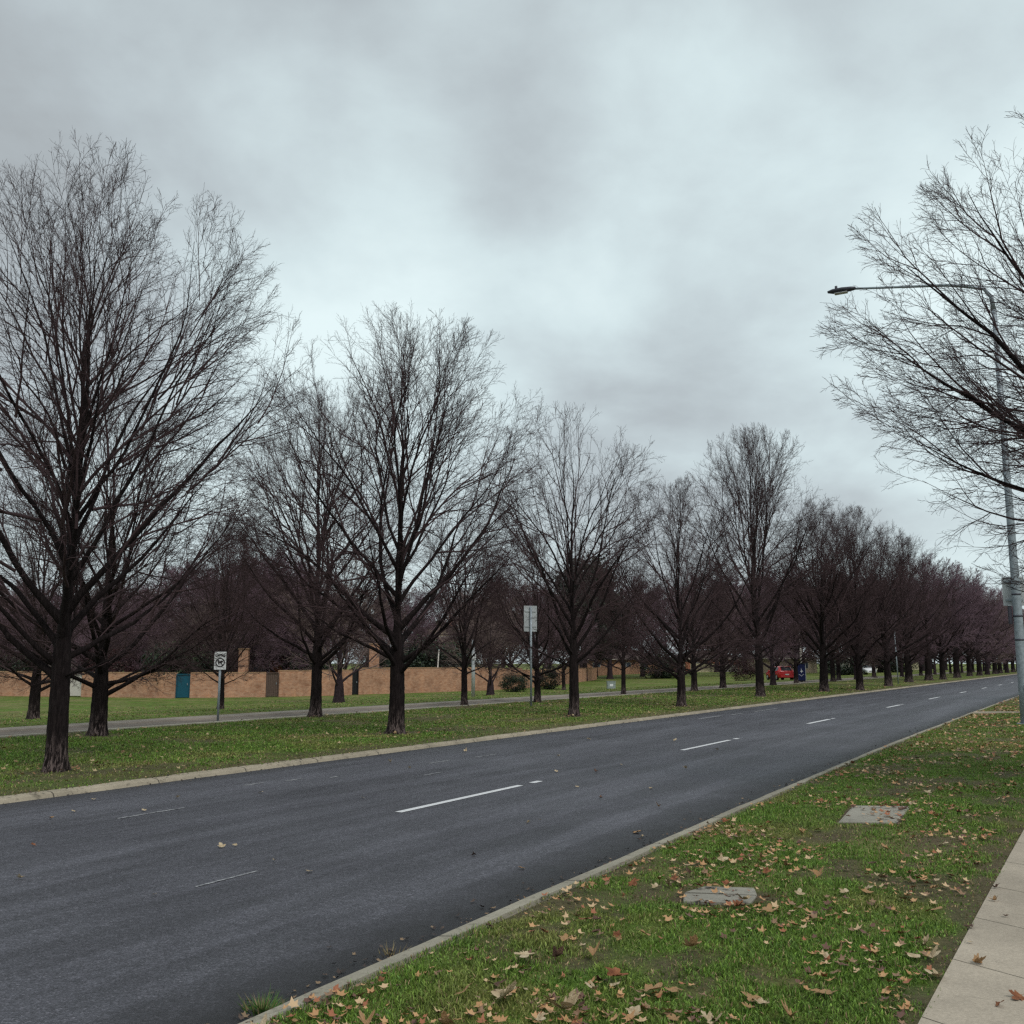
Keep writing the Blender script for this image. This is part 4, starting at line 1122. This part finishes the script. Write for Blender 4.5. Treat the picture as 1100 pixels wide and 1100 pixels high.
# ------------------------------------------------------------------ fallen leaves
def leaf_geo(rng, kind):
    """a plane tree leaf about 1 unit wide: five pointed lobes, curled"""
    ang = []; rad = []
    sq = rng.uniform(.8, 1.15, 5); lobes = [(-90, .40), (-62, .34), (-28, .62 * sq[0]), (-6, .44), (22, .92 * sq[1]), (52, .47), (90, 1.05 * sq[2]), (128, .47), (158, .92 * sq[3]), (186, .44), (208, .62 * sq[4]), (242, .34)]
    pts = []
    for i, (a, r) in enumerate(lobes):
        a2, r2 = lobes[(i + 1) % len(lobes)]
        if a2 < a: a2 += 360
        for t in (0, .33, .66):
            rr = r * (1 - t) + r2 * t + (.05 if t == .33 else -.03) * (1 if r > .5 or r2 > .5 else 0) + rng.normal() * .055
            aa = math.radians(a * (1 - t) + a2 * t)
            pts.append((rr * .55 * math.cos(aa), rr * .55 * math.sin(aa)))
    curl = rng.uniform(.1, .6) if kind != 1 else rng.uniform(.6, 1.2); ax = rng.uniform(0, 3.14); tw = rng.normal() * .3; fold = rng.choice([0, 0, .25, .6, .9])
    def z(x, y):
        a = x * math.cos(ax) + y * math.sin(ax); b = -x * math.sin(ax) + y * math.cos(ax)
        return fold * abs(b) + curl * a * a * .9 + tw * a * b + .06 * math.sin(9 * b + 3 * a)
    ring2 = [(x, y, z(x, y)) for x, y in pts]; ring1 = [(x * .5, y * .5, z(x * .5, y * .5) - .01) for x, y in pts]
    V = [(0, 0, -.02)] + ring1 + ring2; n = len(pts)
    F = [(0, 1 + k, 1 + (k + 1) % n) for k in range(n)] + [(1 + k, 1 + n + k, 1 + n + (k + 1) % n, 1 + (k + 1) % n) for k in range(n)]
    # stalk
    b = len(V); V += [(-.008, -.2, .0), (.008, -.2, .0), (.006, -.5, .05), (-.006, -.5, .05)]; F.append((b, b + 1, b + 2, b + 3))
    return V, F
def leaf_mat(name, c1, c2):
    s = NT(name); P = s.obj()
    n = s.noise(7, 5, .7, P, .5); v = s.noise(2.5, 2, .5, P)
    s.base(s.mix(s.ramp(v, [(.35, (0,) * 3), (.65, (1,) * 3)]), s.ramp(n, [(.3, tuple(x * .55 for x in c1)), (.65, c1)]), c2), .7, .25); s.bump(n, .6, .05)
    return s.m
LM = [leaf_mat('leaf_tan', (.50, .31, .16), (.42, .24, .11)), leaf_mat('leaf_pale', (.56, .42, .25), (.60, .48, .32)), leaf_mat('leaf_rust', (.24, .085, .04), (.34, .14, .065)), leaf_mat('leaf_dark', (.09, .045, .035), (.16, .09, .06))]
rng = np.random.default_rng(99)
LME = {}
for k in range(4):
    for j in range(9):
        V, F = leaf_geo(rng, j % 2)
        me = bpy.data.meshes.new('fallen_leaf'); me.from_pydata(V, [], F); me.materials.append(LM[k])
        for p in me.polygons: p.use_smooth = True
        LME[k, j] = me
TONE = ['tan', 'pale straw coloured', 'rust red', 'dark brown']
CNT = 0
def leaf(X, Y, z, size, tone, place, grp, label=None):
    global CNT
    if CNT >= 300: return
    CNT += 1
    o = bpy.data.objects.new('fallen_leaf', LME[tone, random.randrange(9)]); COL.objects.link(o)
    o.location = (X, Y, z); o.rotation_euler = (random.gauss(0, .25), random.gauss(0, .25), random.uniform(0, 6.28)); o.scale = (size, size * random.uniform(.6, 1.), size * random.uniform(.5, 1.1))
    tag(o, label or '%s fallen plane leaf lying %s' % (TONE[tone], place), 'leaf', grp)
# the leaves that stand out, laid out after the photograph: X, Y, size, tone
F_ = math.atan(162 / 1055.)
def ground_hit(px, py, z):
    dx, dz = (px - 550) / 1055., -(py - 550) / 1055.
    c, s = math.cos(F_), math.sin(F_); y = c - s * dz; zz = s + c * dz
    t = (EYE - z) / -zz; return dx * t, y * t
path_l = [(1008, 1050, .13, 1, 'pale straw leaf lying across the footpath edge, nearest joint'), (1048, 1035, .11, 0, 'tan curled leaf on the footpath just above its nearest joint'), (1041, 996, .09, 3, 'dark leaf on the footpath edge at the second joint'), (1068, 968, .08, 0, 'small tan leaf on the third footpath slab'),
          (1080, 985, .05, 3, 'tiny dark leaf scrap in the middle of a footpath slab'), (1072, 1080, .06, 2, 'small rust red leaf at the bottom of the footpath'), (1095, 1072, .11, 2, 'rust red leaf at the right edge of the footpath'), (1043, 1013, .04, 1, 'tiny pale leaf scrap near the footpath edge'), (1070, 954, .08, 3, 'dark leaf at the far footpath joint')]
for (px, py, s, t, lb) in path_l:
    x, y = ground_hit(px, py, .165); leaf(x, y, .172, s, t, '', None, lb)
road_l = [(685, 895, .13, 0), (690, 900, .09, 1), (687, 903, .07, 3), (560, 934, .09, 0), (332, 938, .09, 1), (238, 911, .11, 1), (252, 909, .08, 1), (295, 926, .06, 1), (22, 945, .10, 1), (165, 963, .05, 1), (35, 909, .07, 2), (80, 873, .09, 1), (100, 860, .09, 1), (508, 920, .10, 3), (567, 885, .08, 1), (580, 882, .05, 1), (708, 868, .1, 0), (715, 908, .11, 0),
          (568, 970, .10, 0), (693, 917, .09, 0), (598, 830, .10, 1), (620, 846, .08, 1), (645, 858, .08, 3), (667, 822, .10, 1), (700, 848, .08, 1), (736, 826, .10, 1), (500, 808, .12, 1), (190, 858, .1, 1), (55, 880, .08, 0), (155, 872, .1, 1), (600, 813, .1, 1), (633, 795, .14, 1), (725, 796, .12, 1), (770, 806, .12, 1), (640, 830, .1, 3), (390, 858, .07, 1), (420, 819, .1, 1), (280, 852, .09, 1), (440, 826, .09, 1)]
for i, (px, py, s, t) in enumerate(road_l):
    x, y = ground_hit(px, py, .0); leaf(x, y, .012 + s * .05, s, t, 'alone on the dark asphalt', 'fallen leaves scattered on the road')
verge_l = [(610, 1080, .20, 1), (850, 1090, .16, 0), (540, 1068, .19, 1), (500, 1060, .13, 0), (885, 1063, .15, 0), (392, 1098, .15, 0), (480, 1095, .12, 0), (895, 980, .13, 0), (743, 1014, .15, 0), (690, 999, .12, 0), (565, 1023, .14, 1), (628, 985, .13, 2), (637, 1022, .12, 0), (663, 1002, .10, 2), (578, 1092, .1, 1), (900, 1020, .12, 0), (888, 1027, .1, 1), (925, 1033, .1, 3), (952, 1032, .1, 1), (1000, 1026, .13, 1), (967, 1000, .14, 0), (995, 1010, .09, 1), (985, 1006, .08, 2),
           (1005, 974, .13, 0), (1002, 952, .08, 0), (930, 955, .14, 0), (908, 957, .11, 1), (1022, 938, .12, 0), (1012, 905, .13, 1), (845, 928, .14, 0), (818, 919, .11, 0), (822, 935, .11, 2), (774, 922, .11, 1), (877, 938, .13, 0), (825, 975, .13, 0), (858, 958, .1, 1), (765, 948, .14, 0), (800, 964, .12, 1), (753, 950, .11, 2), (780, 948, .1, 2), (742, 928, .1, 1), (740, 935, .1, 3), (640, 998, .09, 3), (598, 1025, .1, 3), (660, 1045, .13, 2), (700, 1060, .16, 0), (640, 1060, .1, 1), (722, 1060, .12, 0), (680, 1085, .12, 1), (760, 1092, .12, 1), (820, 1075, .1, 1), (810, 1068, .14, 0), (955, 1052, .07, 2)]
for (px, py, s, t) in verge_l:
    x, y = ground_hit(px, py, .19); leaf(x, y, .178, s, t, 'on the near grass of the verge', 'fallen leaves on the verge')
n = 0
while CNT < 300:
    u = 3.4 + 24 * random.random() ** 1.3; v = random.uniform(-3.4, -.85)
    if float(fbm(np.array(u * .9), np.array(v * 1.3), 51, 3)) < random.uniform(.38, .62): continue
    x, y = at_uv(u, v); z = float(ground_z(u, v)) + .026
    leaf(x, y, z, random.uniform(.055, .13), random.choices([0, 1, 2, 3], [5, 4, 3, 2])[0], 'on the near grass of the verge' if u < 11 else 'on the verge grass beyond the square pit lid', 'fallen leaves on the verge')

# everything smaller or farther: one litter mesh
def litter(name, items, label):
    V = []; F = []; C = []
    for (x, y, z, s, c) in items:
        b = len(V); a = random.uniform(0, 6.28); n = 10
        tx, ty = random.gauss(0, .35), random.gauss(0, .35)
        for k in range(n):
            r = s * (.52 if k % 2 == 0 else .30) * random.uniform(.7, 1.2); t = a + k * math.pi / 5
            X_, Y_ = r * math.cos(t), r * math.sin(t)
            V.append((x + X_, y + Y_, z + max(0, tx * X_ + ty * Y_ + .6 * r * r / s))); C.append(c)
        F.append(tuple(range(b, b + n)))
    me = bpy.data.meshes.new(name); me.from_pydata(V, [], F); me.materials.append(M['blade'])
    ca = me.color_attributes.new('Col', 'FLOAT_COLOR', 'POINT'); ca.data.foreach_set('color', np.array([(*c, 1) for c in C], np.float32).ravel())
    o = bpy.data.objects.new(name, me); COL.objects.link(o); tag(o, label, 'leaves', None, 'stuff')
PAL = [(.50, .29, .14), (.55, .38, .22), (.32, .12, .06), (.14, .07, .05), (.44, .24, .11), (.25, .15, .09)]
items = []
while len(items) < 6500:
    u = 3.2 + 60 * random.random() ** 1.7; v = random.uniform(-3.45, -.8)
    if float(fbm(np.array(u * 1.3), np.array(v * 1.7), 57, 3)) < random.uniform(.42, .66): continue
    x, y = at_uv(u, v); items.append((x, y, float(ground_z(u, v)) + random.uniform(.01, .035), random.uniform(.014, .06) * (1 + .02 * u), random.choice(PAL)))
litter('leaf_litter', items, 'small leaf fragments strewn through the verge grass')
items = []
while len(items) < 2400:
    u = 4 + 100 * random.random() ** 1.25; v = random.uniform(-21.3, -12.6)
    nr = min(math.hypot(u - a, v - b) for a, b in ROW1 + ROW2)
    if random.random() > .14 + .9 * math.exp(-nr / 1.6) : continue
    x, y = at_uv(u, v); items.append((x, y, float(ground_z(u, v)) + .045, random.uniform(.03, .09) * (1 + .006 * u), random.choice([(.42, .33, .18), (.36, .25, .12), (.26, .14, .07), (.20, .12, .06)])))
litter('leaf_litter', items, 'pale fallen leaves scattered over the median grass')
items = []
for i in range(4200):      # crumbs of leaf and grit caught along the gutters
    u = 3 + 70 * random.random() ** 1.5
    v = -3.62 - abs(random.gauss(0, .16)) if random.random() < .75 else -12.22 + random.gauss(0, .14)
    x, y = at_uv(u, v); items.append((x, y, (.006 if v > -12.17 else .078) + random.random() * .01, random.uniform(.012, .05), random.choice([(.05, .035, .03), (.09, .06, .045), (.03, .025, .022), (.22, .15, .09)])))
litter('gutter_litter', items, 'dark crumbs of leaf and grit caught along the gutters')
# grass tufts growing in the near gutter
for (px, py, s, lab) in ((282, 1086, 1., 'green tuft growing in the gutter at the bottom edge'), (420, 1026, .8, 'dry straw tuft against the near kerb')):
    x, y = ground_hit(px, py, .0); r = np.random.default_rng(int(px)); n = 170 if s == 1. else 26
    a = r.uniform(0, 6.28, n); q = r.uniform(0, .09, n); h = r.uniform(.03, .12, n) * s; lz = r.uniform(.2, 1.2, n)
    bx, by = q * np.cos(a), q * np.sin(a); w = .003
    tx, ty = bx + np.cos(a) * h * np.sin(lz), by + np.sin(a) * h * np.sin(lz)
    V = np.stack([np.stack([bx - w, by, 0 * a], 1), np.stack([bx + w, by, 0 * a], 1), np.stack([tx, ty, h * np.cos(lz)], 1)], 1).reshape(-1, 3)
    k = np.arange(n) * 3; C = np.repeat(np.where(r.random((n, 1)) < (.35 if s == 1. else 1.), [[.24, .19, .09]], [[.07, .15, .03]]), 3, 0)
    o = mesh_np('grass_tuft', V, np.stack([k, k + 1, k + 2], 1), M['blade'], colors={'Col': C}); o.location = (x, y, .0); tag(o, lab, 'grass tuft')

# ------------------------------------------------------------------ sky
w = bpy.data.worlds.new('World'); sc.world = w; w.use_nodes = True
nt = w.node_tree; nt.nodes.clear()
def wn(t, **k):
    n = nt.nodes.new(t)
    for a, b in k.items(): setattr(n, a, b)
    return n
def wm(op, a, b=None, clamp=False):
    n = wn('ShaderNodeMath', operation=op); n.use_clamp = clamp
    for k, v in ((0, a), (1, b)):
        if v is None: continue
        if hasattr(v, 'is_linked'): nt.links.new(v, n.inputs[k])
        else: n.inputs[k].default_value = v
    return n.outputs[0]
out = wn('ShaderNodeOutputWorld'); bg = wn('ShaderNodeBackground'); bg.inputs['Strength'].default_value = .107
sky = wn('ShaderNodeTexSky', sky_type='NISHITA'); sky.sun_disc = False; sky.sun_elevation = math.radians(52); sky.sun_rotation = math.radians(150)
sky.air_density = 1.; sky.dust_density = 3.
tc = wn('ShaderNodeTexCoord'); sep = wn('ShaderNodeSeparateXYZ'); nt.links.new(tc.outputs['Generated'], sep.inputs[0])
zc = wm('ADD', wm('MAXIMUM', sep.outputs[2], 0.), .38)
cmb = wn('ShaderNodeCombineXYZ'); nt.links.new(wm('DIVIDE', sep.outputs[0], zc), cmb.inputs[0]); nt.links.new(wm('DIVIDE', sep.outputs[1], zc), cmb.inputs[1])
def wnoise(scale, detail, rough, dist, off):
    mp = wn('ShaderNodeMapping'); nt.links.new(cmb.outputs[0], mp.inputs[0]); mp.inputs['Location'].default_value = off
    n = wn('ShaderNodeTexNoise'); nt.links.new(mp.outputs[0], n.inputs['Vector'])
    n.inputs['Scale'].default_value = scale; n.inputs['Detail'].default_value = detail; n.inputs['Roughness'].default_value = rough; n.inputs['Distortion'].default_value = dist
    return n.outputs['Fac']
cl = wnoise(1.3, 5, .5, .4, (3.1, 1.7, 0)); cl2 = wnoise(3.4, 8, .55, .15, (9., 4., 0))
val = wm('ADD', wm('MULTIPLY', cl, .62), wm('MULTIPLY', cl2, .48)); val = wm('SUBTRACT', val, .035)
def dirv(px, py):
    dx, dz = (px - 550) / 1055., -(py - 550) / 1055.
    c, s = math.cos(F_), math.sin(F_); v = Vector((dx, c - s * dz, s + c * dz)).normalized(); return v
# broad thin and thick places of the cloud deck, by direction
for (px, py, rad, amp) in ((530, 200, .20, .17), (340, 270, .14, .06), (640, 150, .18, .07), (880, 190, .22, .11), (1010, 570, .2, .12), (420, 370, .13, .04), (960, 90, .2, .05), (520, 540, .25, .09), (200, 420, .15, .07), (720, 390, .20, -.13), (560, 10, .16, -.08), (120, 90, .32, -.13), (800, 40, .22, -.09), (960, 330, .16, .03), (620, 330, .14, -.02)):
    d = dirv(px, py); dt = wn('ShaderNodeVectorMath', operation='DOT_PRODUCT'); nt.links.new(tc.outputs['Generated'], dt.inputs[0]); dt.inputs[1].default_value = d
    mr = wn('ShaderNodeMapRange', interpolation_type='SMOOTHERSTEP'); nt.links.new(dt.outputs['Value'], mr.inputs[0])
    mr.inputs[1].default_value = math.cos(rad * 1.5); mr.inputs[2].default_value = 1.; mr.inputs[3].default_value = 0; mr.inputs[4].default_value = amp
    val = wm('ADD', val, mr.outputs[0])
rp = wn('ShaderNodeValToRGB'); cr = rp.color_ramp
for _ in range(3): cr.elements.new(.5)
for e_, (p_, c_) in zip(cr.elements, ((.32, (.375, .405, .42)), (.43, (.46, .515, .54)), (.53, (.55, .63, .655)), (.64, (.66, .775, .795)), (.78, (.79, .92, .93)))):
    e_.position = p_; e_.color = (*c_, 1)
nt.links.new(val, rp.inputs['Fac'])
sc10 = wn('ShaderNodeVectorMath', operation='SCALE'); nt.links.new(rp.outputs['Color'], sc10.inputs[0]); sc10.inputs['Scale'].default_value = 10.
mx = wn('ShaderNodeMix', data_type='RGBA'); mx.inputs[0].default_value = .93
nt.links.new(sky.outputs[0], mx.inputs[6]); nt.links.new(sc10.outputs[0], mx.inputs[7])
nt.links.new(mx.outputs[2], bg.inputs['Color']); nt.links.new(bg.outputs[0], out.inputs['Surface'])

L = bpy.data.lights.new('sun', 'SUN'); L.energy = 1.5; L.angle = math.radians(20); L.color = (1., .97, .93)
lo = bpy.data.objects.new('sun', L); COL.objects.link(lo)
# sun direction: azimuth 150 deg clockwise from north (+Y), elevation 42
az, el = math.radians(150), math.radians(52)
sd = Vector((math.sin(az) * math.cos(el), math.cos(az) * math.cos(el), math.sin(el)))
lo.rotation_euler = sd.to_track_quat('Z', 'Y').to_euler()

# ------------------------------------------------------------------ camera
cam = bpy.data.cameras.new('camera'); co = bpy.data.objects.new('camera', cam); COL.objects.link(co)
cam.sensor_width = 36; cam.sensor_fit = 'HORIZONTAL'; cam.lens = 36 * 1055 / 1100.; cam.clip_start = .1; cam.clip_end = 8000
co.location = (0, 0, EYE); co.rotation_euler = (math.pi / 2 + F_, 0, 0)
sc.camera = co
sc.render.engine = 'CYCLES'
sc.cycles.use_denoising = False
sc.cycles.max_bounces = 6; sc.cycles.diffuse_bounces = 3; sc.cycles.glossy_bounces = 2
sc.cycles.filter_width = 1.4 if hasattr(sc.cycles, 'filter_width') else 1.5
sc.view_settings.view_transform = 'Standard'; sc.view_settings.look = 'None'; sc.view_settings.exposure = 0; sc.view_settings.gamma = 1
